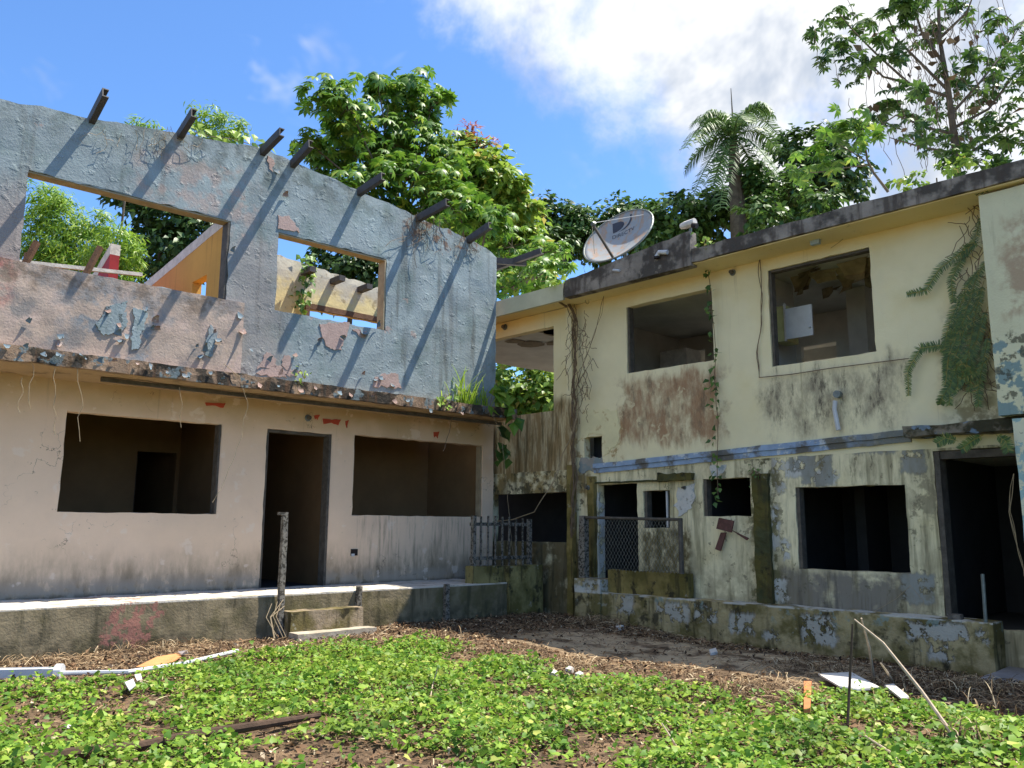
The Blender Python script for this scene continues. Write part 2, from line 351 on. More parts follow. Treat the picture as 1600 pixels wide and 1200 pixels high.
def yellow(name, lower):
    m = Mat(name, YEL, 'R', .9); m.vary(1., .06)
    m.layer(srgb(218, 202, 148), m.blot(.9, .5, .72, 1), .45)
    m.layer(srgb(236, 226, 186), m.blot(1.7, .54, .7, 2), .4)
    if not lower:
        m.layer(srgb(222, 196, 128), m.mr(m.mt('ADD', m.z, m.mt('MULTIPLY', m.noise(1.2, seed=5), .5)), 5.1, 5.5), .7)
        # the leached stain under the near window and the sooty runs under the other
        a = m.box(6.5, 8.35, 2.68, 3.66, .10, .24, 2.2, 3, .14)
        m.layer(srgb(150, 112, 82), m.mul(a, m.mr(m.noise(4.5, 4.5, 1.9, det=6, ro=.74, seed=6), .22, .62)), .9)
        m.layer(srgb(100, 88, 72), m.mul(a, m.mr(m.noise(9, 9, 2.8, det=6, ro=.76, seed=7), .46, .72)), .8)
        m.layer(srgb(212, 198, 160), m.mul(a, m.blot(5, .58, .64, 8)), .8)
        b = m.box(4.0, 5.75, 2.66, 3.45, .18, .2, 2.0, 9, .18)
        m.layer(srgb(134, 124, 104), m.mul(b, m.mr(m.noise(4, 4, 1.8, det=6, ro=.74, seed=10), .34, .66)), .85); m.layer(srgb(70, 62, 56), m.mul(b, m.mr(m.noise(8, 8, 2.6, det=6, ro=.78, seed=11), .5, .68)), .85)
        c = m.box(8.35, 9.4, 2.4, 3.0, .1, .15, 3, 12); m.layer(srgb(160, 128, 80), m.mul(c, m.blot(4, .5, .58, 13)), .8)
        d = m.box(9.3, 13, 2.2, 3.55, .12, .12, 2, 14); m.layer(srgb(132, 108, 70), m.mul(d, m.mr(m.noise(5, 5, 1., det=6, ro=.72, seed=15), .24, .6)), .95)
        m.layer(srgb(92, 80, 54), m.mul(d, m.streak(12, .8, .5, .64, 16)), .8)
        e = m.box(2.9, 3.45, 2.5, 3.9, .15, .15, 2, 17); m.layer(srgb(132, 120, 84), m.mul(e, m.blot(5, .4, .56, 18)), .85)
        m.layer(srgb(150, 140, 110), m.streak(10, .3, .62, .76, 19), .5)
    else:
        g = m.mr(m.mt('ADD', m.z, m.mt('MULTIPLY', m.noise(4, 4, 1.2, seed=4), .8)), 1.0, 1.75, 1., 0.)
        m.layer(srgb(146, 134, 108), m.mul(g, m.blot(3, .35, .6, 3)), .7)
        a = m.box(4.0, 5.75, -.2, .86, .08, .08, 3, 5); m.layer(srgb(122, 116, 106), m.mul(a, m.blot(3, .3, .5, 6)), .95); m.layer(srgb(84, 80, 76), m.mul(a, m.streak(11, 1.2, .5, .66, 7)), .75)
        b = m.box(7.1, 7.95, -.2, 1.36, .05, .06, 3, 8); m.layer(srgb(92, 80, 46), m.mul(b, m.mr(m.noise(16, 16, 7, det=6, ro=.7, seed=9), .3, .58)), .92)
        c = m.box(9.0, 13, -.2, 1.2, .1, .1, 3, 10); m.layer(srgb(84, 72, 44), m.mul(c, m.blot(3, .25, .5, 11)), .95); m.layer(srgb(48, 46, 32), m.mul(c, m.streak(9, .8, .48, .64, 12)), .8)
        d = m.box(9.0, 13, 1.7, 2.6, .1, .2, 3, 13); m.layer(srgb(140, 116, 64), m.mul(d, m.blot(3, .38, .54, 14)), .9); m.layer(srgb(62, 58, 42), m.mul(d, m.blot(6, .55, .62, 15)), .8)
        e = m.box(5.65, 6.15, -.2, 2.4, .08, .12, 4, 16); m.layer(srgb(88, 86, 52), m.mul(e, m.blot(6, .46, .56, 17)), .9)
        m.layer(srgb(88, 82, 56), m.mul(m.streak(8, .6, .48, .70, 18), 1.), .7); m.layer(srgb(58, 54, 42), m.mul(m.mr(m.noise(10, 10, 2, det=6, ro=.75, seed=61), .54, .68), m.mr(m.z, 1.6, 2.3)), .75)
        m.layer(srgb(74, 70, 56), m.mul(m.blot(7, .60, .66, 20)), .6)
        m.scabs(srgb(196, 196, 190), RPW, 10.49, 'R'); m.scabs(srgb(146, 148, 142), RPG, 10.49, 'R', .9, 37, 5, .42)
        m.layer(srgb(118, 108, 84), m.mul(m.mr(m.noise(3, 3, 1.2, det=6, ro=.72, seed=44), .42, .68)), .5)
        f = m.box(3.2, 3.95, -.2, 2.3, .1, .1, 4, 21); m.layer(srgb(122, 114, 92), m.mul(f, m.blot(4, .5, .6, 22)), .7)
    return m.bump(m.mt('ADD', m.noise(3, det=3), m.mul(m.noise(40, det=6, ro=.65), .4)), .4, .014).done()
def m_fascia():
    m = Mat('sooty_concrete', srgb(136, 128, 118), 'R', .92); m.vary(2.5, .3)
    m.layer(srgb(58, 54, 50), m.blot(2.2, .46, .60, 1), .85); m.layer(srgb(74, 66, 60), m.streak(7, .9, .5, .66, 2), .8); m.layer(srgb(140, 132, 120), m.blot(5, .6, .68, 3), .7)
    return m.bump(m.noise(26, det=6, ro=.65), .6, .015).done()
def m_mossy(name, fr='R', base=srgb(134, 118, 70), scab=None):
    m = Mat(name, base, fr, .94); m.vary(2, .25)
    m.layer(srgb(92, 84, 42), m.blot(2.2, .42, .6, 1), .85); m.layer(srgb(64, 58, 38), m.streak(8, 1.2, .5, .66, 2), .75); m.layer(srgb(40, 38, 30), m.blot(4, .56, .66, 3), .8)
    m.layer(srgb(150, 146, 128), m.blot(6, .64, .68, 5), .7)
    if scab: m.scabs(srgb(176, 172, 160), scab, 10.12, 'R', .92, 31, 8, .45); m.layer(srgb(130, 148, 142), m.mul(m.box(3, 9, .28, .5, .1, .1, 4, 50), m.blot(6, .58, .62, 51)), .7); m.layer(srgb(206, 204, 196), m.mul(m.mr(m.z, .375, .395), m.blot(3, .46, .56, 52)), .8)
    return m.bump(m.mt('SUBTRACT', m.noise(24, det=6, ro=.65), m.mul(m.scab, 1.5)) if scab else m.noise(24, det=6, ro=.65), .7, .018).done()
def m_peeled(name, base, under, fr=None, sc=9, lo=.5, rough=.7):
    m = Mat(name, base, fr, rough); m.vary(5, .15); m.layer(under, m.blot(sc, lo, lo + .03, 1, 6, .65)); m.layer(srgb(60, 56, 50), m.blot(sc * 1.7, .62, .66, 3), .7)
    return m.bump(m.blot(sc, lo, lo + .03, 1, 6, .65), .4, .006).done()
M_UP = m_upper(); M_PAR = m_parapet(); M_LOW = m_lower(); M_SLAB = m_slabedge(); M_PORCH = m_porch()
M_YU = yellow('yellow_upper', False); M_YL = yellow('yellow_lower', True); M_FAS = m_fascia(); M_MOSS = m_mossy('mossy_plinth')
M_LEDGE = Mat('grimy_ledge', srgb(120, 112, 96), 'R', .93); M_LEDGE.vary(3, .3); M_LEDGE.layer(srgb(52, 50, 34), M_LEDGE.blot(4, .42, .56, 1), .9); M_LEDGE.layer(srgb(120, 140, 158), M_LEDGE.blot(5, .56, .62, 2), .7); M_LEDGE.bump(M_LEDGE.noise(25), .6, .016).done()
def m_wing():
    m = Mat('cream_wing', srgb(206, 202, 168), 'R', .9); m.vary(1.2, .08); m.layer(srgb(222, 216, 184), m.blot(1.6, .5, .68, 1), .5)
    m.layer(srgb(160, 134, 110), m.mul(m.box(2.2, 2.6, 3.7, 4.75, .1, .15, 2.5, 2), m.blot(4, .4, .58, 3)), .8); m.layer(srgb(120, 112, 90), m.streak(8, .6, .58, .74, 4), .6)
    m.layer(srgb(112, 138, 140), m.mul(m.box(-3, 3, 2.4, 3.42, .03, .04, 3, 5), m.blot(4.5, .49, .54, 6)), .9); m.layer(srgb(70, 68, 54), m.mul(m.box(-3, 3, 2.4, 3.5, .05, .1, 3, 7), m.blot(7, .55, .62, 8)), .8)
    return m.bump(m.noise(40, det=5), .4, .012).done()
M_WING = m_wing()
M_PLINTH = m_mossy('flaking_plinth', 'R', srgb(168, 152, 112), PLW)
M_MOSSL = m_mossy('mossy_block', 'L', srgb(140, 128, 82))
M_DMOSS = m_mossy('black_moss', 'R', srgb(66, 68, 44))
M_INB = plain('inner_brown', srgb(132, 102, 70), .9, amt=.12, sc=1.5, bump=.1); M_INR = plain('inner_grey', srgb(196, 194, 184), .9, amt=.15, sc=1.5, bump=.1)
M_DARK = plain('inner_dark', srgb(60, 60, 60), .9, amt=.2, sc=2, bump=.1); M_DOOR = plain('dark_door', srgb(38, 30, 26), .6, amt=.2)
M_OCH = Mat('ochre_paint', srgb(206, 160, 84), 'L', .9); M_OCH.vary(1.2, .1); M_OCH.layer(srgb(208, 132, 84), M_OCH.mr(M_OCH.v, 12.2, 13.8), .8); M_OCH.layer(srgb(170, 128, 70), M_OCH.streak(8, .5, .55, .72, 2), .6); M_OCH.bump(M_OCH.noise(30), .3, .01).done()
M_CREAM = Mat('cream_render', srgb(222, 204, 150), 'L', .9); M_CREAM.vary(2, .15); M_CREAM.layer(srgb(196, 190, 176), M_CREAM.mr(M_CREAM.mt('ADD', M_CREAM.z, M_CREAM.noise(3)), 6.0, 6.25), .8); M_CREAM.layer(srgb(130, 110, 80), M_CREAM.blot(5, .58, .68, 3), .6); M_CREAM.bump(M_CREAM.noise(25), .4, .012).done()
M_WHITE = plain('limewash', srgb(206, 200, 192), .85, amt=.2, sc=8, bump=.4); M_RED = plain('red_paint', srgb(158, 44, 50), .7, amt=.15, sc=5)
M_FRAME = plain('weathered_frame', srgb(86, 80, 72), .8, amt=.35, sc=10, bump=.4); M_REVEAL = plain('sand_reveal', srgb(160, 144, 116), .9, amt=.2, sc=6)
M_STEEL = plain('rafter_steel', srgb(66, 62, 60), .65, .4, .3, 9, .3); M_TIMB = plain('old_timber', srgb(112, 84, 64), .85, amt=.3, sc=12, bump=.5)
M_PATCHW = Mat('bare_render', srgb(196, 194, 188), 'R', .92); M_PATCHW.vary(4, .15); M_PATCHW.layer(srgb(140, 154, 158), M_PATCHW.blot(5, .55, .62, 2), .8); M_PATCHW.layer(srgb(110, 104, 88), M_PATCHW.blot(9, .58, .66, 3), .6); M_PATCHW.bump(M_PATCHW.noise(30), .5, .012).done()
M_PATCHG = Mat('grey_render', srgb(150, 146, 138), 'R', .92); M_PATCHG.vary(4, .2); M_PATCHG.layer(srgb(118, 136, 140), M_PATCHG.blot(4, .5, .6, 2), .7); M_PATCHG.bump(M_PATCHG.noise(30), .5, .012).done()
M_PATCHY = Mat('old_yellow', srgb(220, 210, 166), 'R', .92); M_PATCHY.vary(3, .1); M_PATCHY.layer(srgb(170, 140, 96), M_PATCHY.blot(6, .56, .66, 2), .6); M_PATCHY.bump(M_PATCHY.noise(30), .3, .01).done()
M_PINK = plain('pink_render', srgb(172, 148, 138), .92, amt=.15, sc=8, bump=.5); M_FLAKE = m_peeled('curled_paint', srgb(104, 120, 128), srgb(146, 134, 126), None, 14, .56)
M_FLAKEP = m_peeled('curled_pink_paint', srgb(150, 124, 112), srgb(166, 150, 140), None, 14, .56)
M_BLUEB = Mat('blue_band', srgb(140, 160, 186), 'R', .9); M_BLUEB.vary(3, .2); M_BLUEB.layer(srgb(196, 200, 200), M_BLUEB.blot(6, .54, .6, 1), .8); M_BLUEB.layer(srgb(96, 90, 76), M_BLUEB.blot(3, .46, .60, 2), .9); M_BLUEB.layer(srgb(110, 106, 84), M_BLUEB.box(2, 4.6, 2, 3, .4, .3, 2, 4), .8); M_BLUEB.bump(M_BLUEB.noise(30), .5, .012).done()
M_PALEF = plain('pale_fascia_paint', srgb(188, 186, 160), .85, amt=.12, sc=2)
M_WPIPE = m_peeled('peeling_white_post', srgb(124, 118, 108), srgb(66, 62, 54), None, 24, .50)
M_TEAL = m_peeled('teal_paint', srgb(150, 176, 174), srgb(208, 204, 176), 'R', 5, .5)
M_GALV = plain('galvanised', srgb(118, 124, 120), .5, .5, .25, 12, .1, .5); M_PVC = plain('grey_pvc', srgb(190, 192, 194), .5, .4, .1, 6, .05)
M_DEADV = plain('dead_vine', srgb(112, 94, 74), .9, amt=.3, sc=20); M_ROOT = plain('pale_root', srgb(158, 140, 112), .9, amt=.2, sc=20); M_BARK = plain('bark', srgb(98, 88, 74), .9, amt=.35, sc=6, bump=.6)
M_ORT = plain('orange_tape', srgb(176, 72, 46), .7, amt=.15)
# foliage
LM_PALM = leafmat('broad_leaf', srgb(70, 110, 36), srgb(114, 150, 52), srgb(160, 178, 74))
LM_PALMD = leafmat('broad_leaf_dark', srgb(52, 84, 38), srgb(88, 120, 50), None, .3)
LM_BUSH = leafmat('bush_leaf', srgb(96, 130, 48), srgb(156, 180, 74), srgb(180, 166, 90), .42)
LM_DARK = leafmat('dark_leaf', srgb(48, 78, 38), srgb(84, 114, 50), None, .25)
LM_MID = leafmat('mid_leaf', srgb(60, 92, 42), srgb(98, 130, 58), None, .3)
LM_BAMB = leafmat('bamboo_leaf', srgb(100, 140, 40), srgb(150, 180, 60), srgb(180, 196, 84), .45)
LM_RED = leafmat('red_leaf', srgb(160, 70, 50), srgb(190, 110, 70), None, .35)
LM_FROND = leafmat('palm_leaf', srgb(66, 96, 50), srgb(110, 138, 78), None, .25, .5, .3)
LM_FERN = leafmat('fern_leaf', srgb(66, 96, 52), srgb(112, 132, 66), srgb(160, 146, 76), .35)
LM_GRASS = leafmat('grass_blade', srgb(130, 160, 50), srgb(176, 200, 80), None, .5)
LM_COVER = leafmat('creeper_leaf', srgb(88, 130, 42), srgb(148, 178, 68), srgb(190, 194, 100), .38, .5, .3, patches=(srgb(66, 102, 44), srgb(150, 168, 66)))
LM_STRAW = leafmat('straw', srgb(70, 54, 42), srgb(162, 138, 106), srgb(196, 178, 146), .1, .9, .2)
LM_LITTER = leafmat('leaf_litter', srgb(46, 36, 30), srgb(138, 108, 80), srgb(200, 182, 152), .1, .9, .2)
LM_DRY = leafmat('dry_leaf', srgb(84, 70, 54), srgb(116, 100, 78), None, .1, .9, .2)
# ================================================================ SETTING: ground
def gz(x, y):
    vr = x * iR.x + y * iR.y; ur = x * dR.x + y * dR.y
    t = min(1, max(0, (vr - 8.9) / 1.0)); t = t * t * (3 - 2 * t); k = min(1, max(0, (8.5 - ur) / 3))
    z = -.13 * t * k
    z += .05 * noise.noise(Vector((x * .6, y * .6, 1))) + .022 * noise.noise(Vector((x * 2.3, y * 2.3, 5)))
    fade = min(1, max(0, (18 - abs(x)) / 6)) * min(1, max(0, (22 - y) / 5))
    return z * fade - .02
def build_ground():
    a = [-900, -300, -120, -60, -30, -18]; xs = a + [-9 + .11 * i for i in range(164)] + [18, 30, 60, 120, 300, 900]
    xs = sorted(set(xs + [-13, 13])); ys = [-900, -200, -60, -20, -6, 0, 2] + [3 + .11 * i for i in range(120)] + [17, 20, 26, 40, 70, 150, 400, 1500]
    V = [(x, y, gz(x, y) + .018 * noise.noise(Vector((x * 7, y * 7, 2)))) for y in ys for x in xs]; nx = len(xs)
    Fc = [(j * nx + i, j * nx + i + 1, (j + 1) * nx + i + 1, (j + 1) * nx + i) for j in range(len(ys) - 1) for i in range(nx - 1)]
    m = Mat('soil', srgb(104, 86, 68), 'R', .96, .15); m.vary(2.5, .3); m.layer(srgb(140, 116, 90), m.blot(3, .5, .64, 1), .7); m.layer(srgb(62, 50, 40), m.blot(7, .5, .62, 2), .8)
    m.layer(srgb(196, 172, 138), m.mul(m.box(3.0, 8.2, 7.35, 8.7, .2, .2, 2), 0.)); 
    pth = m.mul(m.mr(m.v, 7.3, 7.7), m.mr(m.v, 8.7, 9.1, 1., 0.), m.mr(m.u, 3.2, 4.2), m.mr(m.u, 7.6, 8.6, 1., 0.))
    m.layer(srgb(190, 168, 136), m.mul(pth, m.blot(2.2, .36, .54, 3)), .9)
    h = m.mt('ADD', m.noise(18, det=6, ro=.7), m.mul(m.noise(60, det=4), .5)); m.bump(h, .9, .03).done()
    o = mk('ground', V, Fc, m, None, smooth=True, fix=False, loc=(0, 0, 0)); tag(o, kind='structure')
build_ground()
# ================================================================ LEFT HOUSE
HL = root('roofless_house', LF(5.5, 11.6, 0), 'roofless two-storey house with blue-grey upper wall and beige ground floor', 'house')
hl = lambda g, n, m, **k: mk(n, g.V, g.F, m, HL, **k)
def gtop(u):
    P = [(-3, 5.7), (1.62, 6.28), (2.62, 6.37), (3.71, 6.53), (4.87, 6.69), (5.3, 6.64), (6.44, 6.5), (7.55, 6.37), (8.64, 6.24), (9.1, 6.17), (9.3, 6.02)]
    for (a, b), (c, d) in zip(P, P[1:]):
        if u <= c: t = (u - a) / (c - a); z = b + (d - b) * t; break
    else: z = P[-1][1]
    return z + .035 * noise.noise(Vector((u * 3.1, 0, 4))) + .02 * noise.noise(Vector((u * 9, 2, 4)))
LW1 = (2.85, 4.865, 1.54, 2.80); LD = (5.56, 6.63, .4, 2.80); LW2 = (7.05, 9.71, 1.55, 2.82)
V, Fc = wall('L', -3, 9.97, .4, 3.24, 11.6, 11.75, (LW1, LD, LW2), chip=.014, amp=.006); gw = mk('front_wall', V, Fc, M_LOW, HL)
V, Fc = wall('L', -3, 9.27, 3.36, 6.3, 10.75, 10.93, ((1.99, 4.455, 4.39, 5.5), (5.165, 7.0, 4.37, 5.515)), st=.12, amp=.012, top=gtop, ztop0=5.6, chip=.022)
uw = mk('upper_wall', V, Fc, M_UP, HL)
V, Fc = rbox('L', -3, 4.7, 10.70, 10.752, 3.37, 4.375, .1, .008); mk('parapet_facing', V, Fc, M_PAR, HL)
hl(Geo().box('L', 1.99, 4.45, 10.765, 10.94, 5.478, 5.497), 'window_head', M_REVEAL); hl(Geo().box('L', 5.17, 6.99, 10.765, 10.94, 5.493, 5.512), 'window_head', M_REVEAL); hl(Geo().box('L', 4.425, 4.452, 10.76, 10.94, 4.40, 5.476), 'window_jamb', M_FRAME); hl(Geo().box('L', 6.97, 6.997, 10.76, 10.94, 4.38, 5.49), 'window_jamb', M_REVEAL)
# slab and its ragged edge
V, Fc = rbox('L', -3, 9.62, 10.58, 11.7, 3.2, 3.37, .1, .016, 5); mk('slab_edge', V, Fc, M_SLAB, HL)
hl(Geo().box('L', -3, 9.5, 11.7, 17, 3.22, 3.36), 'floor_slab', M_INB)
hl(Geo().box('L', 3.05, 9.62, 10.98, 11.03, 3.135, 3.185), 'soffit_strip', M_FRAME)
# ground-floor rooms
g = Geo().box('L', -3, 9.97, 16.85, 17, 0, 3.22).box('L', -3.15, -3, 11.6, 17, 0, 3.22).box('L', 9.82, 9.97, 11.75, 16.85, 0, 3.22)
hl(g, 'outer_wall', M_INB)
hl(Geo().box('L', 5.2, 5.32, 11.75, 16.85, .4, 3.22), 'partition_wall', M_INB); hl(Geo().box('L', 6.82, 6.94, 11.75, 16.85, .4, 3.22), 'partition_wall', M_INB)
V, Fc = wall('L', -3, 5.2, .4, 3.22, 14.0, 14.1, ((4.52, 5.14, .4, 2.55),), .4, .002, chip=.002); mk('room_wall', V, Fc, M_INB, HL)
V, Fc = wall('L', 6.94, 9.82, .4, 3.22, 13.4, 13.5, ((7.78, 8.0, 1.75, 2.45), (7.2, 7.42, 2.1, 2.6)), .4, .002, chip=.002); mk('room_wall', V, Fc, M_INB, HL)
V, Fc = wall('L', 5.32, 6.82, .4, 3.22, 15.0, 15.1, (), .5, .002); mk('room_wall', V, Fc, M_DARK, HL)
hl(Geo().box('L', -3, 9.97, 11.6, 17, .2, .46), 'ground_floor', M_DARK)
dr = mk('inner_door', *(lambda q: (q.V, q.F))(Geo().box('L', 4.53, 4.57, 14.12, 14.7, .47, 2.5)), M_DOOR, HL)
mk('door_frame', *(lambda q: (q.V, q.F))(Geo().box('L', 6.585, 6.625, 11.585, 11.76, .47, 2.79).box('L', 5.565, 5.60, 11.62, 11.76, .47, 2.79).box('L', 5.6, 6.585, 11.62, 11.76, 2.755, 2.79)), M_FRAME, HL)
g = Geo().box('L', 4.83, 4.86, 11.59, 11.74, 1.55, 2.79); hl(g, 'window_jamb', M_FRAME)
g = Geo().box('L', 9.675, 9.705, 11.62, 11.74, 1.56, 2.81); hl(g, 'window_jamb', M_REVEAL)
# roofless upper storey
def slopewall(name, v0, v1, u0, u1, zt0, zt1, zb, mat, cap, parent, holes=()):
    n = 16; g = Geo(); c = Geo()
    for i in range(n):
        a, b = v0 + (v1 - v0) * i / n, v0 + (v1 - v0) * (i + 1) / n
        za = zt0 + (zt1 - zt0) * i / n + .02 * noise.noise(Vector((a * 5, 0, 0))); zb2 = zt0 + (zt1 - zt0) * (i + 1) / n + .02 * noise.noise(Vector((b * 5, 0, 0)))
        def pris(gg, lo0, lo1, hi0, hi1, e):
            V = [LF(u, v, z) for (v, zl, zh) in ((a, lo0, hi0), (b, lo1, hi1)) for u in (u0 - e, u1 + e) for z in (zl, zh)]
            gg.add(V, [(0, 1, 3, 2), (4, 6, 7, 5), (0, 4, 5, 1), (2, 3, 7, 6), (0, 2, 6, 4), (1, 5, 7, 3)])
        hole = [h for h in holes if h[0] < (a + b) / 2 < h[1]]
        if hole: pris(g, zb, zb, hole[0][2], hole[0][2], 0); pris(g, hole[0][3], hole[0][3], za - .16, zb2 - .16, 0)
        else: pris(g, zb, zb, za - .16, zb2 - .16, 0)
        pris(c, za - .16, zb2 - .16, za, zb2, .004)
    w = g.mk(name, mat, parent); c.mk('wall_cap', M_WHITE, w)
slopewall('cross_wall', 10.94, 15.2, 4.56, 4.70, 5.78, 5.36, 3.36, M_OCH, M_WHITE, HL, ((11.85, 12.15, 4.62, 4.98),))
slopewall('stub_wall', 12.5, 13.4, 3.44, 3.57, 5.38, 5.05, 3.36, M_RED, M_WHITE, HL)
def rtop(u): return 6.15 - .085 * (u - 6.4) + .03 * noise.noise(Vector((u * 6, 3, 0))) + (-.1 if 8.35 < u < 8.5 else 0)
V, Fc = wall('L', 6.15, 9.1, 3.36, 6.2, 13.5, 13.65, ((7.1, 8.95, 4.9, 5.28),), .13, .01, rtop, 5.4, .02); rw = mk('rear_wall', V, Fc, M_CREAM, HL)
hl(Geo().box('L', 7.06, 8.98, 13.44, 13.5 - .004, 5.26, 5.36).box('L', 7.06, 7.14, 13.44, 13.5 - .004, 4.6, 5.255), 'timber_frame', M_TIMB)
for u in (6.95, 7.55, 8.14, 8.72): mk('joist_end', *(lambda q: (q.V, q.F))(Geo().box('L', u, u + .12, 13.15, 13.5, 5.86 - (u - 6.95) * .07, 5.96 - (u - 6.95) * .07)), M_STEEL, rw)
# rafters: steel channels left sticking out over the gable
def channel(p0, p1, side, w=.075, h=.12, t=.014):
    d = (p1 - p0).normalized(); s = side.normalized(); up = d.cross(s).normalized(); up = up if up.z > 0 else -up; g = Geo()
    def bar(a0, a1, b0, b1):
        V = [p + s * a + up * b for p in (p0, p1) for b in (b0, b1) for a in (a0, a1)]
        g.add(V, [(0, 1, 3, 2), (4, 6, 7, 5), (0, 4, 5, 1), (2, 3, 7, 6), (0, 2, 6, 4), (1, 5, 7, 3)])
    bar(-w / 2, -w / 2 + t, 0, h); bar(-w / 2 + t, w / 2, 0, t); bar(-w / 2 + t, w / 2, h - t, h); return g
raf = [(.9, .62, .25), (2.62, .62, .28), (3.71, .66, .14), (4.87, .68, .10), (5.34, .62, .12), (6.44, .64, .14), (7.55, .72, .12), (8.64, .68, .14)]
for u, L, s in raf:
    L *= random.uniform(.88, 1.12); s += random.uniform(-.06, .08)
    z = gtop(u) - .10
    channel(LF(u, 10.98, z - .02), LF(u + random.uniform(-.07, .07), 10.75 - L, z + s * L), dL).mk('rafter', M_STEEL, HL)
channel(LF(9.0, 10.95, 5.95), LF(9.82, 10.6, 5.98), iL, .07, .11).mk('rafter', M_STEEL, HL); channel(LF(9.25, 11.4, 5.8), LF(9.86, 10.2, 6.12), dL, .07, .11).mk('rafter', M_STEEL, HL)
hl(Geo().box('L', 2.2, 2.26, 11.6, 11.66, 4.3, 4.75), 'loose_timber', M_TIMB)
for a, b in (((35, 420), (58, 378)), ((128, 440), (157, 386))):
    p = [LF(*(lambda q: (q[0], 11.6, q[1]))(pxuz('L', [t], 11.6)[0])) for t in (a, b)]; Geo().tube(p, .045, 4).mk('loose_timber', M_TIMB, HL)
p = [LF(q[0], 12.2, q[1]) for q in pxuz('L', [(30, 412), (222, 432)], 12.2)]; channel(p[0], p[1], iL, .05, .05).mk('fallen_beam', M_WHITE, HL)
# exposed patches and curled paint on the upper wall
for P in ([(502, 505), (548, 503), (545, 520), (532, 548), (515, 545), (505, 528)], [(436, 337), (452, 338), (470, 363), (436, 357)], [(420, 243), (432, 250), (428, 268), (421, 262)], [(418, 548), (432, 560), (430, 575), (405, 575)],
          [(588, 588), (622, 585), (628, 606), (585, 603)], [(444, 552), (458, 560), (455, 578), (442, 572)], [(440, 575), (470, 580), (465, 588), (438, 585)], [(553, 512), (575, 518), (572, 530), (562, 525)], [(440, 570), (448, 590), (400, 582)]):
    patch('bare_patch', 'L', pxuz('L', P, 10.72), 10.738, .02, M_PINK, HL, .035, .02)
for P in ([(168, 478), (200, 470), (190, 500), (185, 520), (160, 525), (152, 508)], [(210, 480), (232, 490), (222, 520), (215, 545), (205, 545)], [(330, 505), (340, 520), (332, 558), (320, 555)], [(186, 490), (198, 488), (200, 510), (188, 518)], [(158, 492), (172, 475), (165, 500)]):
    patch('paint_remnant', 'L', pxuz('L', P, 10.68), 10.684, .02, M_UP, HL, .035, .02)
def flake_mesh(name, mat, curl):
    n = 6; V = []; Fc = []
    for i in range(n + 1):
        t = i / n; a = t * curl
        y = -math.sin(a) / curl; o = (1 - math.cos(a)) / curl; w = .5 * (1 - t ** 1.6) + .03
        for k, sx in enumerate((-1, -.35, .4, 1)): V.append((sx * w + .10 * math.sin(i * 1.3 + curl * 3) * t, -o * (1 + .25 * abs(sx)), y * 1.25 + .05 * math.sin(k * 2.1 + i * .9) * t))
    for i in range(n):
        for k in range(3): Fc.append((i * 4 + k, i * 4 + k + 1, i * 4 + k + 5, i * 4 + k + 4))
    me = bpy.data.meshes.new(name); me.from_pydata(V, [], Fc); me.materials.append(mat.m); return me
FLK = [flake_mesh('paint_flake', M_FLAKE, 1.1), flake_mesh('paint_flake', M_FLAKEP, 1.7), flake_mesh('paint_flake', M_FLAKE, 2.3)]
def flake(px, py, v, s, parent, fr='L', flip=None):
    u, z = pxuz(fr, [(px, py)], v)[0]; f = FR[fr][2]
    o = bpy.data.objects.new('paint_flake', random.choice(FLK)); COL.objects.link(o); o.parent = parent; o.location = f(u, v, z) - ORG[parent]
    ang = math.atan2(FR[fr][0].y, FR[fr][0].x); flip = random.random() < .35 if flip is None else flip
    o.rotation_euler = (random.uniform(-.25, .1), (math.pi if flip else 0) + random.uniform(-.6, .6), ang); o.scale = (s * random.uniform(.6, 1.2), s * random.uniform(.7, 1.3), s * random.uniform(.8, 1.5))
for (x0, x1, y0, y1, n, v, s) in ((150, 275, 475, 545, 18, 10.685, .10), (320, 350, 495, 560, 6, 10.685, .11), (372, 386, 488, 530, 4, 10.69, .13), (40, 50, 500, 525, 2, 10.685, .1), (88, 100, 520, 535, 3, 10.685, .1),
                                  (418, 432, 245, 268, 2, 10.735, .12), (446, 456, 300, 325, 2, 10.735, .11), (478, 595, 508, 540, 8, 10.735, .10), (560, 575, 512, 530, 2, 10.735, .16), (400, 475, 545, 590, 11, 10.735, .09), (558, 630, 583, 602, 7, 10.735, .10), (360, 368, 375, 400, 2, 10.74, .1), (300, 395, 540, 575, 6, 10.69, .09)):
    for i in range((n + 1) // 2): flake(random.uniform(x0, x1), random.uniform(y0, y1), v, s * .75, HL)
for i in range(26):
    x = 10 + i * 28.6 + random.uniform(-6, 6); flake(x, 528 + x * .141 + random.uniform(6, 17), 10.566, random.uniform(.05, .09), HL)
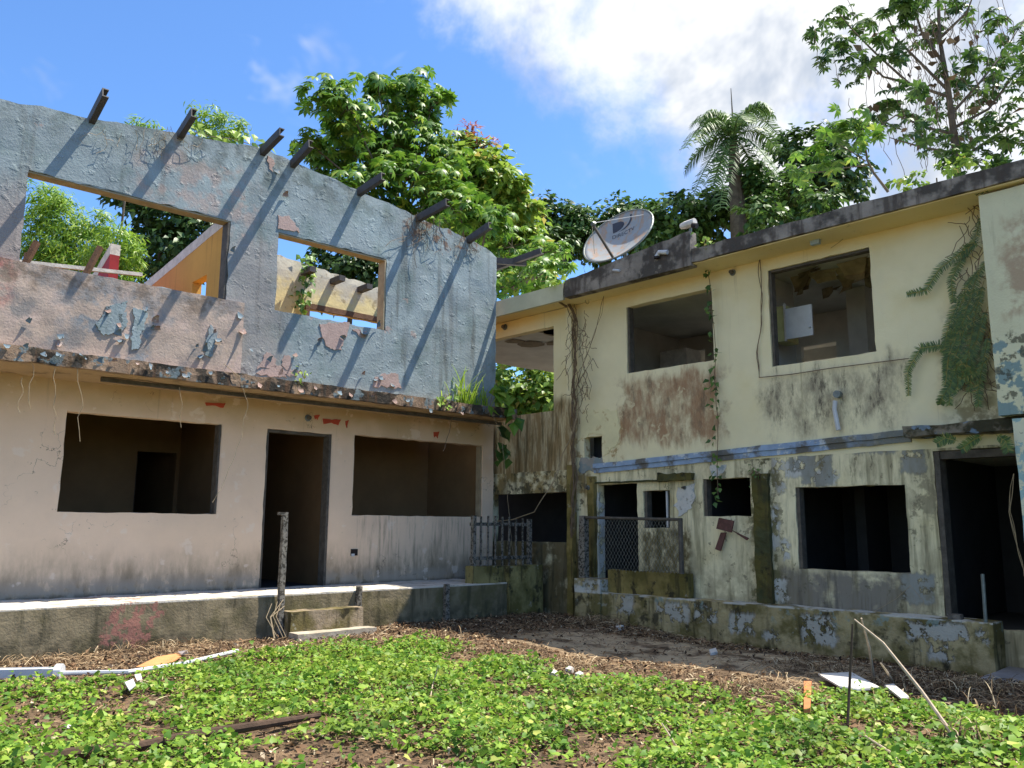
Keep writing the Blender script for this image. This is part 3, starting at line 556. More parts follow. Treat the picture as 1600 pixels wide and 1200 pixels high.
# porch and steps
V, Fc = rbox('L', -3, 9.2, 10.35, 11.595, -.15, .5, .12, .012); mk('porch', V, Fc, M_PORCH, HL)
V, Fc = rbox('L', 5.29, 6.36, 10.08, 10.345, -.15, .30, .1, .009); mk('step', V, Fc, m_mossy('step_concrete', 'L', srgb(150, 134, 112)), HL)
V, Fc = rbox('L', 5.27, 6.42, 9.84, 10.075, -.15, .05, .1, .009); mk('step', V, Fc, plain('worn_step', srgb(170, 160, 142), .9, amt=.3, sc=6, bump=.5), HL)
for u, z0, z1 in ((6.42, .28, .56), (7.95, -.05, .53)):
    V, Fc = rbox('L', u - .035, u + .035, 10.27, 10.34, z0, z1, .06, .008); mk('post_stump', V, Fc, M_WPIPE, HL)
for u, z, w, h in ((4.75, 3.09, .3, .05), (6.36, 3.06, .10, .06), (6.62, 3.02, .32, .08), (6.9, 3.02, .06, .1), (8.66, 2.98, .12, .1)):
    patch('orange_paint_scrap', 'L', [(u - w / 2, z), (u + w / 2, z + .02), (u + w / 2 - .03, z - h), (u, z - h * .6), (u - w / 2 + .02, z - h)], 11.59, .02, M_ORT, HL, .012, .04)
# ------------------------------------------------ small things on the left house
def wall_lamp(fr, px, py, v, label, mat, r=.055):
    u, z = pxuz(fr, [(px, py)], v)[0]; f = FR[fr][2]; t = root('lamp_holder', f(u, v, z), label, 'lamp holder')
    Geo().tube([f(u, v - .002, z), f(u, v - .02, z)], [r, r * .9], 12).mk('rose', mat, t); Geo().tube([f(u, v - .02, z), f(u, v - .07, z)], [r * .6, r * .55], 10).mk('socket', M_FRAME, t)
wall_lamp('L', 481, 653, 11.6, 'grey round lamp holder above the dark doorway', M_GALV)
t = root('socket_box', LF(*(lambda q: (q[0], 11.6, q[1]))(pxuz('L', [(553, 863)], 11.6)[0])), 'broken black socket box low on the beige wall', 'socket')
u, z = pxuz('L', [(553, 863)], 11.6)[0]; Geo().box('L', u - .06, u + .06, 11.585, 11.598, z - .05, z + .05).mk('back_box', M_DOOR, t); Geo().box('L', u - .06, u - .01, 11.56, 11.584, z - .06, z - .02).mk('cover', M_PVC, t)
# dangling roots under the eave
def dangle(x, y0, y1, v, label, mat=M_ROOT, r=.0035, w=.07, fr='L', bend=None):
    a = pxuz(fr, [(x, y0)], v)[0]; b = pxuz(fr, [bend[-1] if bend else (x, y1)], v)[0]; f = FR[fr][2]; pts = []
    ctr = [(x, y0)] + (bend or [(x, y1)]); uz = pxuz(fr, ctr, v)
    for (p, q) in zip(uz, uz[1:]):
        k = 7
        for i in range(k): t = i / k; pts.append(f(p[0] + (q[0] - p[0]) * t + w * noise.noise(Vector((x * .3, (p[1] + (q[1] - p[1]) * t) * 6, 0))), v + .02 * noise.noise(Vector((x, p[1] + t * 5, 7))), p[1] + (q[1] - p[1]) * t))
    pts.append(f(uz[-1][0], v, uz[-1][1])); g = Geo().tube(pts, r, 4)
    o = g.mk('hanging_root', mat); return tag(o, label, 'root', 'roots hanging from the slab')
for a in ((48, 548, 640, 10.6, 'knotted root with dark clods hanging from slab at left frame edge'), (31, 590, 645, 10.6, 'short knotted root leftmost under the slab edge'), (125, 560, 690, 10.6, 'twisted pale root hanging in front of the left window corner'), (86, 575, 680, 10.6, 'thin faint root between the clod root and the left window'),
          (283, 605, 668, 10.6, 'short forked root over the left window top')):
    dangle(*a)
dangle(350, 568, 0, 10.56, 'long pale cord curving down from slab beside the doorway', M_ROOT, .0035, .02, bend=[(375, 590), (387, 630), (375, 690), (345, 765), (332, 785)])
dangle(772, 652, 0, 10.56, 'two-metre cord hanging from the slab corner', M_ROOT, .0035, .02, bend=[(783, 680), (790, 740), (796, 810), (803, 880)])
dangle(708, 645, 0, 10.9, 'dead twig hanging over the right window', M_DEADV, .006, .03, bend=[(703, 670), (692, 705)])
# grass and leaf plants on the ledge
def blades(name, base, n, L0, L1, spread, mat, label, cat, width=.014, droop=1., lean=None, group=None):
    V = []; Fc = []
    for i in range(n):
        b = base + Vector((random.gauss(0, spread), random.gauss(0, spread * .5), 0)) if lean is None else base + lean * random.gauss(0, spread) + Vector((0, 0, 0))
        a = random.uniform(0, 6.283); out = Vector((math.cos(a), math.sin(a), 0)); L = random.uniform(L0, L1); k = 6; dr = random.uniform(.15, .8) * droop
        sd = Vector((-out.y, out.x, 0)); p = b.copy(); ang = random.uniform(1.1, 1.5)
        for j in range(k + 1):
            t = j / k; w = width * (1 - t ** 2) + .001; V += [p - sd * w, p + sd * w]
            p = p + (out * math.cos(ang) + Vector((0, 0, math.sin(ang)))) * (L / k); ang -= dr * 3.0 / k * (t + .25)
        o = len(V) - 2 * (k + 1); Fc += [(o + 2 * j, o + 2 * j + 1, o + 2 * j + 3, o + 2 * j + 2) for j in range(k)]
    o = mk(name, V, Fc, mat, None, fix=False, loc=base); return tag(o, label, cat, group)
blades('grass_clump', LF(8.45, 10.64, 3.36), 26, .35, .85, .16, LM_GRASS, 'tall bright green grass sprouting on the slab ledge', 'grass', .012, 1., dL)
blades('grass_clump', LF(8.75, 10.66, 3.36), 46, .25, .55, .2, LM_GRASS, 'low tangle of pale grass at the foot of the tall grass', 'grass', .009, 1.6, dL)
def leafy(name, fr, pts, v, n, s, mat, label, cat, stem=M_DEADV, r=.006, spread=.06, group=None, heart=True, droop=.7):
    """stem along pixel points with leaves"""
    f = FR[fr][2]; uz = pxuz(fr, pts, v); P = [f(a, v, b) for a, b in uz]; t = root(name, P[-1] if P[-1].z < P[0].z else P[0], label, cat, group)
    fine = []
    for a, b in zip(P, P[1:]):
        for i in range(5): q = a.lerp(b, i / 5); fine.append(q + nv(q, 4) * .02)
    fine.append(P[-1]); Geo().tube(fine, r, 4).mk('stem', stem, t)
    V = []; Fc = []
    for i in range(n):
        q = random.choice(fine) + Vector([random.gauss(0, spread) for _ in range(3)]) - FR[fr][1] * .03
        add_leaf(V, Fc, q, s * random.uniform(.6, 1.2), (-FR[fr][1] + Vector((0, 0, .6)) + Vector([random.gauss(0, .5) for _ in range(3)])).normalized(), Vector((random.gauss(0, .5), random.gauss(0, .5), -droop)))
    mk('leaves', V, Fc, mat, t, fix=False); return t
def add_leaf(V, Fc, p, s, nrm, d):
    d = (d - nrm * d.dot(nrm)); d = d.normalized() if d.length > 1e-4 else nrm.orthogonal().normalized(); x = d.cross(nrm); b = len(V)
    V += [p, p + (x * -.42 + d * .3 + nrm * .08) * s, p + (x * .42 + d * .3 + nrm * .08) * s, p + d * .45 * s, p + d * s - nrm * .1 * s]
    Fc += [(b, b + 3, b + 1), (b, b + 2, b + 3), (b + 1, b + 3, b + 4), (b + 3, b + 2, b + 4)]
leafy('ledge_plant', 'L', [(700, 640), (690, 625), (705, 615)], 10.55, 22, .10, LM_COVER, 'round-leaved weed hanging over the slab edge below the grass', 'plant')
leafy('ledge_plant', 'L', [(765, 640), (770, 610), (775, 600), (790, 620), (800, 650)], 10.5, 26, .24, LM_PALM, 'large-leaved plant drooping off the slab corner', 'plant', droop=1.)
leafy('ledge_plant', 'L', [(782, 660), (780, 690), (786, 715)], 11.0, 22, .22, LM_DARK, 'dark leaves in shade under the slab corner', 'plant', droop=1.)
leafy('ledge_plant', 'L', [(462, 588), (468, 578), (474, 590)], 10.56, 14, .07, LM_BUSH, 'tiny weed on the slab edge below the small upper window', 'plant')
def twigs(name, fr, box, v, n, mat, label, cat, r=.005, L=.4):
    f = FR[fr][2]; g = Geo()
    for i in range(n):
        x = random.uniform(box[0], box[1]); y = random.uniform(box[2], box[3]); (u, z), = pxuz(fr, [(x, y)], v); pts = []; a = random.uniform(-.5, .5); du = 0; dz = 0; l = L * random.uniform(.4, 1.3)
        for j in range(7): pts.append(f(u + du, v - .02 - .03 * random.random(), z + dz)); du += math.sin(a) * l / 7; dz -= math.cos(a) * l / 7; a += random.gauss(0, .5)
        g.tube(pts, r, 3, False)
    return tag(g.mk(name, mat), label, cat)
twigs('dry_creeper', 'L', (640, 690, 332, 350), 10.74, 26, M_DEADV, 'dry creeper roots trailing from the wall top by the third rafter from the corner', 'creeper', .004, .75)
twigs('dry_creeper', 'L', (715, 745, 362, 385), 10.74, 10, M_DEADV, 'dry creeper roots at the last rafter before the wall corner', 'creeper', .004, .35)
twigs('dry_creeper', 'L', (150, 320, 196, 214), 10.74, 18, M_ROOT, 'wispy dry weeds along the wall top between the first two rafters', 'creeper', .003, .45)
leafy('wall_top_vine', 'L', [(468, 480), (475, 450), (480, 425), (478, 405)], 13.4, 60, .14, LM_PALM, 'leafy vine climbing the cream wall seen through the small window', 'vine', spread=.1)
leafy('wall_top_weed', 'L', [(290, 205), (330, 212), (365, 218), (410, 228)], 11.0, 40, .16, LM_BUSH, 'leafy weeds along the wall top between two rafters', 'plant', spread=.07)
# ================================================================ low block, picket rail, rail post
t = root('low_wall', LF(9.3, 10.5, 0), 'mossy low concrete wall at the porch end', 'wall')
V, Fc = rbox('L', 8.55, 9.2, 10.42, 10.62, .49, .765, .1, .012); mk('wall_top', V, Fc, M_MOSSL, t)
V, Fc = rbox('L', 9.205, 9.97, 10.3, 10.62, -.15, .76, .1, .014); mk('wall_pier', V, Fc, M_MOSSL, t)
t = root('picket_rail', LF(9.25, 10.52, .76), 'peeling white and black picket railing on the mossy low wall', 'railing')
for i, u in enumerate([8.62 + .152 * k for k in range(9)]):
    w = .032 if i in (0, 8) else .013
    Geo().box('L', u - w, u + w, 10.5 - w, 10.5 + w, .75, 1.54 + random.uniform(-.03, .02)).mk('post' if i in (0, 8) else 'picket', M_WPIPE, t)
for z in (.88, 1.42): Geo().box('L', 8.6, 9.86, 10.535, 10.575, z - .025, z + .03).mk('rail', M_WPIPE, t)
t = root('rail_post', LF(5.26, 10.3, 0), 'tall peeling white metal post at the left of the porch steps', 'post')
V, Fc = rbox('L', 5.20, 5.27, 10.24, 10.31, -.1, 1.52, .07, .008); mk('post', V, Fc, M_WPIPE, t); Geo().box('L', 5.14, 5.27, 10.25, 10.30, 1.523, 1.56).mk('cap', M_WPIPE, t)
g = Geo()
for i in range(5): g.tube([LF(5.18 + random.gauss(0, .05), 10.2, .45 - .02 * i), LF(5.1 + random.gauss(0, .05), 10.15, .25), LF(5.12 + random.gauss(0, .12), 10.05, 0)], .005, 3)
tag(g.mk('root_tuft', M_ROOT), 'pale straggling roots at the foot of the white post', 'root')
# ================================================================ RIGHT HOUSE
HR = root('yellow_house', RF(6, 10.5, 0), 'abandoned yellow two-storey house with black-stained roof edge', 'house')
UPH = ((6.6, 8.2, 3.81, 4.9), (4.25, 5.69, 3.585, 4.965), (9.81, 13.2, 3.36, 4.86), (8.74, 9.12, 2.49, 2.85))
V, Fc = wall('R', 1, 14, 2.33, 5.14, 10.5, 10.65, UPH, .14, .007, chip=.012); mk('upper_wall', V, Fc, M_YU, HR)
LOH = ((8.05, 8.83, .3, 2.06), (7.45, 7.93, 1.38, 1.94), (6.1, 6.86, 1.55, 2.08), (4.02, 5.44, .865, 1.92), (2.55, 3.67, .3, 2.30), (9.43, 11.34, 1.13, 1.96))
V, Fc = wall('R', 1, 14, -.3, 2.33, 10.5, 10.65, LOH, .14, .009, chip=.016); mk('lower_wall', V, Fc, M_YL, HR)
hr = lambda g, n, m, **k: mk(n, g.V, g.F, m, HR, **k)
# roof slab, parapet, fascia
V, Fc = rbox('R', -3, 9.05, 9.92, 11.0, 5.15, 5.345, .14, .014, 3); mk('roof_edge', V, Fc, M_FAS, HR)
hr(Geo().box('R', -3, 9.05, 9.965, 10.52, 5.132, 5.148), 'soffit', M_YU)
hr(Geo().box('R', -3, 14, 11.0, 17, 5.15, 5.33).box('R', 9.06, 14, 10.0, 11.0, 5.18, 5.34), 'roof_slab', M_INR)
hr(Geo().box('R', 9.06, 14, 9.93, 9.98, 5.08, 5.36), 'fascia_board', M_PALEF); hr(Geo().box('R', 9.06, 14, 9.985, 10.5, 5.145, 5.17), 'soffit', M_YU)
def ptop(): 
    g = Geo(); n = 20
    for i in range(n):
        a, b = 6.55 + 2.45 * i / n, 6.55 + 2.45 * (i + 1) / n; za, zb = [5.62 - .10 * (x - 6.55) + .025 * noise.noise(Vector((x * 5, 1, 1))) for x in (a, b)]
        V = [RF(u, v, z) for (u, zt) in ((a, za), (b, zb)) for v in (9.90, 10.06) for z in (5.10, zt)]
        g.add(V, [(0, 1, 3, 2), (4, 6, 7, 5), (0, 4, 5, 1), (2, 3, 7, 6), (0, 2, 6, 4), (1, 5, 7, 3)])
    g.mk('parapet', M_FAS, HR)
ptop()
# projecting wing at the right frame edge
V, Fc = rbox('R', -2, 2.80, 10.02, 10.495, 2.60, 5.10, .14, .008, 2); mk('wing_wall', V, Fc, M_WING, HR)
V, Fc = rbox('R', 2.2, 2.66, 9.98, 10.3, -.3, 2.55, .12, .01, 2); mk('porch_pillar', V, Fc, M_TEAL, HR)
V, Fc = rbox('R', -2, 3.88, 10.2, 10.495, 2.46, 2.58, .08, .025, 5); mk('ledge', V, Fc, M_LEDGE, HR)
# string course with flaking blue paint
g = Geo(); n = 30
for i in range(n):
    a, b = 3.9 + 5.0 * i / n, 3.9 + 5.0 * (i + 1) / n; za, zb = [2.50 - .036 * (x - 3.9) + .012 * noise.noise(Vector((x * 4, 0, 9))) for x in (a, b)]
    for (z0, z1, v0) in ((0, .075, 10.45), (-.075, -.004, 10.472)):
        V = [RF(u, v, z) for (u, zt) in ((a, za), (b, zb)) for v in (v0, 10.498) for z in (zt + z0, zt + z1)]
        g.add(V, [(0, 1, 3, 2), (4, 6, 7, 5), (0, 4, 5, 1), (2, 3, 7, 6), (0, 2, 6, 4), (1, 5, 7, 3)])
g.mk('string_course', M_BLUEB, HR)
V, Fc = rbox('R', 5.80, 6.03, 10.43, 10.497, .35, 2.12, .07, .02, 6); mk('mossy_pilaster', V, Fc, M_DMOSS, HR)
V, Fc = rbox('R', 9.30, 9.42, 10.40, 10.497, 2.4, 5.1, .12, .012, 3); mk('corner_pilaster', V, Fc, M_YU, HR)
V, Fc = rbox('R', 9.295, 9.425, 10.395, 10.497, -.2, 2.39, .12, .012, 3); mk('pilaster_base', V, Fc, M_MOSS, HR)
V, Fc = rbox('R', 8.86, 9.0, 10.42, 10.497, .2, 2.2, .1, .012, 3); mk('gate_pilaster', V, Fc, M_MOSS, HR)
V, Fc = rbox('R', 7.0, 7.6, 10.40, 10.497, 2.07, 2.18, .05, .03, 7); mk('moss_clump', V, Fc, M_DMOSS, HR)
V, Fc = rbox('R', 7.05, 8.9, 10.455, 10.497, 2.075, 2.10, .08, .012, 5); mk('door_head', V, Fc, M_DMOSS, HR)
# frames
for (u0, u1, z0, z1) in UPH[:2]: hr(Geo().box('R', u1 - .04, u1 - .004, 10.53, 10.64, z0 + .004, z1 - .004), 'window_jamb', M_FRAME)
hr(Geo().box('R', 4.254, 5.65, 10.53, 10.64, 4.93, 4.96), 'window_head', M_FRAME)
for (u0, u1, z0, z1) in (LOH[1], LOH[2], LOH[3]): hr(Geo().box('R', u1 - .05, u1 - .004, 10.52, 10.64, z0 + .004, z1 - .004), 'window_jamb', M_FRAME)
hr(Geo().box('R', 3.6, 3.66, 10.49, 10.7, .33, 2.29).box('R', 2.56, 3.6, 10.52, 10.7, 2.2, 2.29), 'door_frame', M_FRAME)
hr(Geo().box('R', 7.52, 7.55, 10.55, 10.58, 1.39, 1.93), 'glazing_bar', M_PVC)
# inside, upper floor
V, Fc = wall('R', 1, 9.6, 2.33, 5.14, 14.0, 14.1, ((6.35, 7.0, 2.5, 4.6), (9.0, 9.35, 4.2, 4.85), (7.7, 8.6, 2.6, 5.0), (3.5, 5.3, 2.7, 5.0)), .5, .002, chip=.002); mk('room_wall', V, Fc, M_INR, HR)  # last two openings are out of view, added to let skylight in
for q in ((6.08, 6.2, 10.66, 12.0), (9.6, 9.72, 10.66, 14.0), (3.2, 3.3, 10.66, 14), (5.3, 5.6, 12.8, 13.1)): hr(Geo().box('R', *q, 2.46, 5.14), 'partition_wall', M_INR)
V, Fc = wall('R', 1, 9.6, 2.3, 5.15, 16.8, 17, ((3.2, 5.6, 2.9, 4.9), (7.4, 9.0, 2.9, 4.9)), .5, .002); mk('outer_wall', V, Fc, M_INR, HR)  # unseen rear openings added so skylight reaches the upper rooms
hr(Geo().box('R', 1, 9.6, 16.8, 17, -.3, 2.29).box('R', .9, 1, 10.5, 17, -.3, 5.15).box('R', 9.6, 9.72, 14.1, 17, -.3, 5.15), 'outer_wall', M_INR)
hr(Geo().box('R', 1, 14, 10.66, 16.8, 2.25, 2.45), 'floor_slab', M_INR)
hr(Geo().box('R', 9.73, 14, 14.0, 14.12, 2.46, 3.3), 'balcony_wall', M_INR)
hr(Geo().box('R', 9.75, 14, 10.66, 14.2, 5.12, 5.146), 'ceiling', M_INR)
V, Fc = rbox('R', 8.9, 9.5, 13.2, 13.7, 2.46, 4.75, .3, .002); tag(mk('fridge', V, Fc, M_WHITE), 'white upright panel in the back of the small upper room', 'fridge')
hr(Geo().tube([RF(9.55, 13.9, 4.75), RF(8.9, 13.9, 4.35)], .03, 5), 'pipe', M_FRAME)
g = Geo()
for i in range(26):
    u = 4.3 + random.random() * 1.5; v = 11.4 + random.random() * 1.2; w = .1 + random.random() * .16; d = .08 + .25 * random.random(); a = random.uniform(-.6, .6)
    c, s_ = math.cos(a), math.sin(a); V = []
    for i2 in range(4):
        for k in (-1, 0, 1): V.append(RF(u + k * w * c * (1 - i2 * .15) + random.gauss(0, .02), v + k * w * s_ + i2 * .05 * math.sin(i2 + a * 5), 5.14 - d * i2 / 3 + random.gauss(0, .015)))
    g.add(V, [(i2 * 3 + k, i2 * 3 + k + 1, i2 * 3 + k + 4, i2 * 3 + k + 3) for i2 in range(3) for k in range(2)])
tag(g.mk('torn_ceiling', plain('ceiling_rag', srgb(150, 138, 112), .95, amt=.3, sc=8), HR, fix=False), kind='stuff')
g = Geo()
for i in range(14):
    u = 10 + random.random() * 2.0; v = 11.0 + random.random() * 1.6; w = .15 + random.random() * .2
    V = [RF(u + math.cos(k) * w * random.uniform(.6, 1.1), v + math.sin(k) * w * 1.2 * random.uniform(.6, 1.1), 5.113 - .006 * (i % 3)) for k in [j * .698 for j in range(9)]]; g.add(V, [tuple(range(9))])
tag(g.mk('peeling_ceiling_paint', plain('damp_ceiling', srgb(128, 118, 98), .95), HR, fix=False), kind='stuff')
hr(Geo().box('R', 8.6, 9.25, 10.9, 10.95, 2.46, 2.95), 'vent_shade_sheet', M_DARK)  # dark sheet added behind the vent hole, standing in for deep shade
# inside, ground floor
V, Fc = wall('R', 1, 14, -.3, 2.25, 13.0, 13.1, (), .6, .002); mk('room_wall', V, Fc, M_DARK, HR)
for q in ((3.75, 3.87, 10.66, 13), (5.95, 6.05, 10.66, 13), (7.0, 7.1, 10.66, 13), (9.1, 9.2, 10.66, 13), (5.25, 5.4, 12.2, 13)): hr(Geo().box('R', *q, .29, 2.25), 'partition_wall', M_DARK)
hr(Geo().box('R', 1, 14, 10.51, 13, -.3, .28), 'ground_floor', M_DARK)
# patches of bare render
for P, mm in (([(1060, 762), (1085, 758), (1088, 775), (1080, 795), (1062, 808), (1054, 790)], M_PATCHW), ([(905, 716), (943, 714), (944, 737), (904, 738)], M_PATCHG), ([(910, 640), (965, 642), (968, 690), (945, 712), (944, 680), (930, 676), (915, 682), (905, 690)], M_PATCHY), ([(1108, 728), (1135, 725), (1130, 740), (1112, 744)], M_PATCHW)):
    patch('render_patch', 'R', pxuz('R', P, 10.49), 10.487, .013, mm, HR, .045, .03)
# plinth
V, Fc = rbox('R', 3.08, 8.485, 10.14, 10.495, -.35, .40, .12, .012); mk('plinth', V, Fc, M_PLINTH, HR)
V, Fc = rbox('R', 8.49, 9.0, 10.10, 10.495, -.35, .60, .1, .014); mk('plinth_pier', V, Fc, M_PLINTH, HR)
V, Fc = rbox('R', 7.03, 8.485, 10.30, 10.44, .38, .74, .1, .012); mk('gate_kerb', V, Fc, M_MOSS, HR)
V, Fc = rbox('R', .5, 3.05, 9.3, 10.49, -.3, -.08, .2, .012, 2); slab = mk('walkway', V, Fc, plain('wet_concrete', srgb(136, 134, 138), .5, .4, .25, 3, .2)); tag(slab, kind='structure')
# ------------------------------------------------ things on the right house
def relpx(fr, v, pts): return [FR[fr][2](u, v, z) for u, z in pxuz(fr, pts, v)]
t = root('wall_cabinet', RF(5.7, 11.2, 4.05), 'white wall cabinet with its door open in the upper window', 'cabinet')
Geo().box('R', 5.78, 5.98, 11.15, 11.5, 4.07, 4.60).mk('carcass', plain('cabinet_side', srgb(196, 190, 130), .7, amt=.2), t)
Geo().box('R', 5.775, 5.80, 11.12, 11.148, 4.06, 4.62).mk('edge_strip', M_WHITE, t)
dd = Geo().box('R', 5.36, 5.765, 11.1, 11.125, 4.08, 4.53).mk('door', M_PVC, t); Geo().tube([RF(5.4, 11.1, 4.2), RF(5.4, 11.07, 4.2)], .015, 8).mk('knob', M_PVC, dd)
t = root('roof_spotlight', RF(6.62, 10.0, 5.58), 'white floodlight on the roof edge right of the dish', 'floodlight')
Geo().tube([RF(6.62, 10.0, 5.56), RF(6.60, 10.0, 5.70)], [.03, .02], 8).mk('stem', M_GALV, t)
hd = relpx('R', 9.97, [(1064, 354), (1086, 347)]); Geo().tube([hd[0], hd[0].lerp(hd[1], .3), hd[1]], [.04, .055, .06], 10).mk('head', M_WHITE, t)
hd = relpx('R', 9.93, [(1082, 352), (1089, 353)]); Geo().tube(hd, [.04, .04], 10).mk('lens', M_DOOR, t)
t = root('roof_spout', RF(7.05, 9.9, 5.4), 'white elbow drain spout sticking out of the roof parapet', 'spout')
p = relpx('R', 9.86, [(1043, 394), (1030, 394), (1026, 401)]); Geo().tube(p, .035, 8).mk('pipe', M_PVC, t); Geo().tube([p[2], p[2] + Vector((0, 0, -.03))], .045, 8).mk('mouth', M_DOOR, t)
p = relpx('R', 9.86, [(958, 422), (968, 423)]); tag(Geo().tube([p[0], p[1]], .02, 6).mk('pipe_stub', M_PVC), 'short white pipe stub below the dish', 'pipe')
t = root('eave_lamp', RF(4.95, 10.2, 5.1), 'grey broken floodlight hanging under the eave above the large upper window', 'floodlight')
p = relpx('R', 10.2, [(1252, 362), (1264, 368)]); Geo().tube(p, [.035, .03], 6).mk('bracket', M_DOOR, t)
Q = relpx('R', 10.2, [(1264, 363), (1281, 361), (1279, 380), (1266, 383)]); V = Q + [q + iR * .06 for q in Q]; mk('head', V, [(0, 1, 2, 3), (4, 5, 6, 7), (0, 1, 5, 4), (1, 2, 6, 5), (2, 3, 7, 6), (3, 0, 4, 7)], plain('lamp_grey', srgb(150, 164, 166), .5), t)
wall_lamp('R', 789, 511, 10.49, 'small lamp holder on the beam over the open bay', M_GALV, .06)
wall_lamp('R', 1145, 426, 10.5, 'round lamp holder between the two upper windows', M_GALV, .05)
wall_lamp('R', 1070, 762, 10.49, 'lamp holder beside the bare patch over the gate', M_GALV, .03)
wall_lamp('R', 919, 762, 10.42, 'round grey pipe end left of the gate doorway', M_GALV, .04)
t = root('waste_pipe', RF(4.78, 10.45, 2.6), 'short grey waste pipe below the large upper window', 'pipe')
p = relpx('R', 10.42, [(1308, 616), (1305, 626), (1304, 640), (1310, 672)]); Geo().tube(p[1:], .03, 8).mk('pipe', M_PVC, t); Geo().tube([p[0] + iR * .06, p[0] - iR * .02], .05, 8).mk('elbow', M_GALV, t)
t = root('rusty_bracket', RF(6.4, 10.4, 1.1), 'rusty brown plate with two bars hanging below the small lower window', 'bracket')
mr_ = plain('rusty_plate', srgb(96, 66, 60), .8, amt=.3, sc=12, bump=.4)
for nm, Q in (('plate', [(1119, 826), (1123, 809), (1146, 814), (1142, 832)]), ('bar', [(1126, 832), (1134, 832), (1125, 861), (1117, 858)]), ('bar', [(1140, 826), (1144, 829), (1169, 841), (1166, 844)])):
    P = relpx('R', 10.36 if nm == 'plate' else 10.41, Q); V = P + [q + iR * .03 for q in P]; mk(nm, V, [(0, 1, 2, 3), (4, 5, 6, 7), (0, 1, 5, 4), (1, 2, 6, 5), (2, 3, 7, 6), (3, 0, 4, 7)], mr_, t)
t = root('door_post', RF(3.15, 10.2, .4), 'thin pale pipe standing on the plinth in front of the dark doorway', 'post')
Geo().tube([RF(3.16, 10.2, .38), RF(3.15, 10.2, .91)], .02, 8).mk('pipe', M_GALV, t); V, Fc = rbox('R', 3.42, 3.55, 10.2, 10.3, .4, .46, .05, .02, 6); mk('rubble', V, Fc, M_FAS, t)
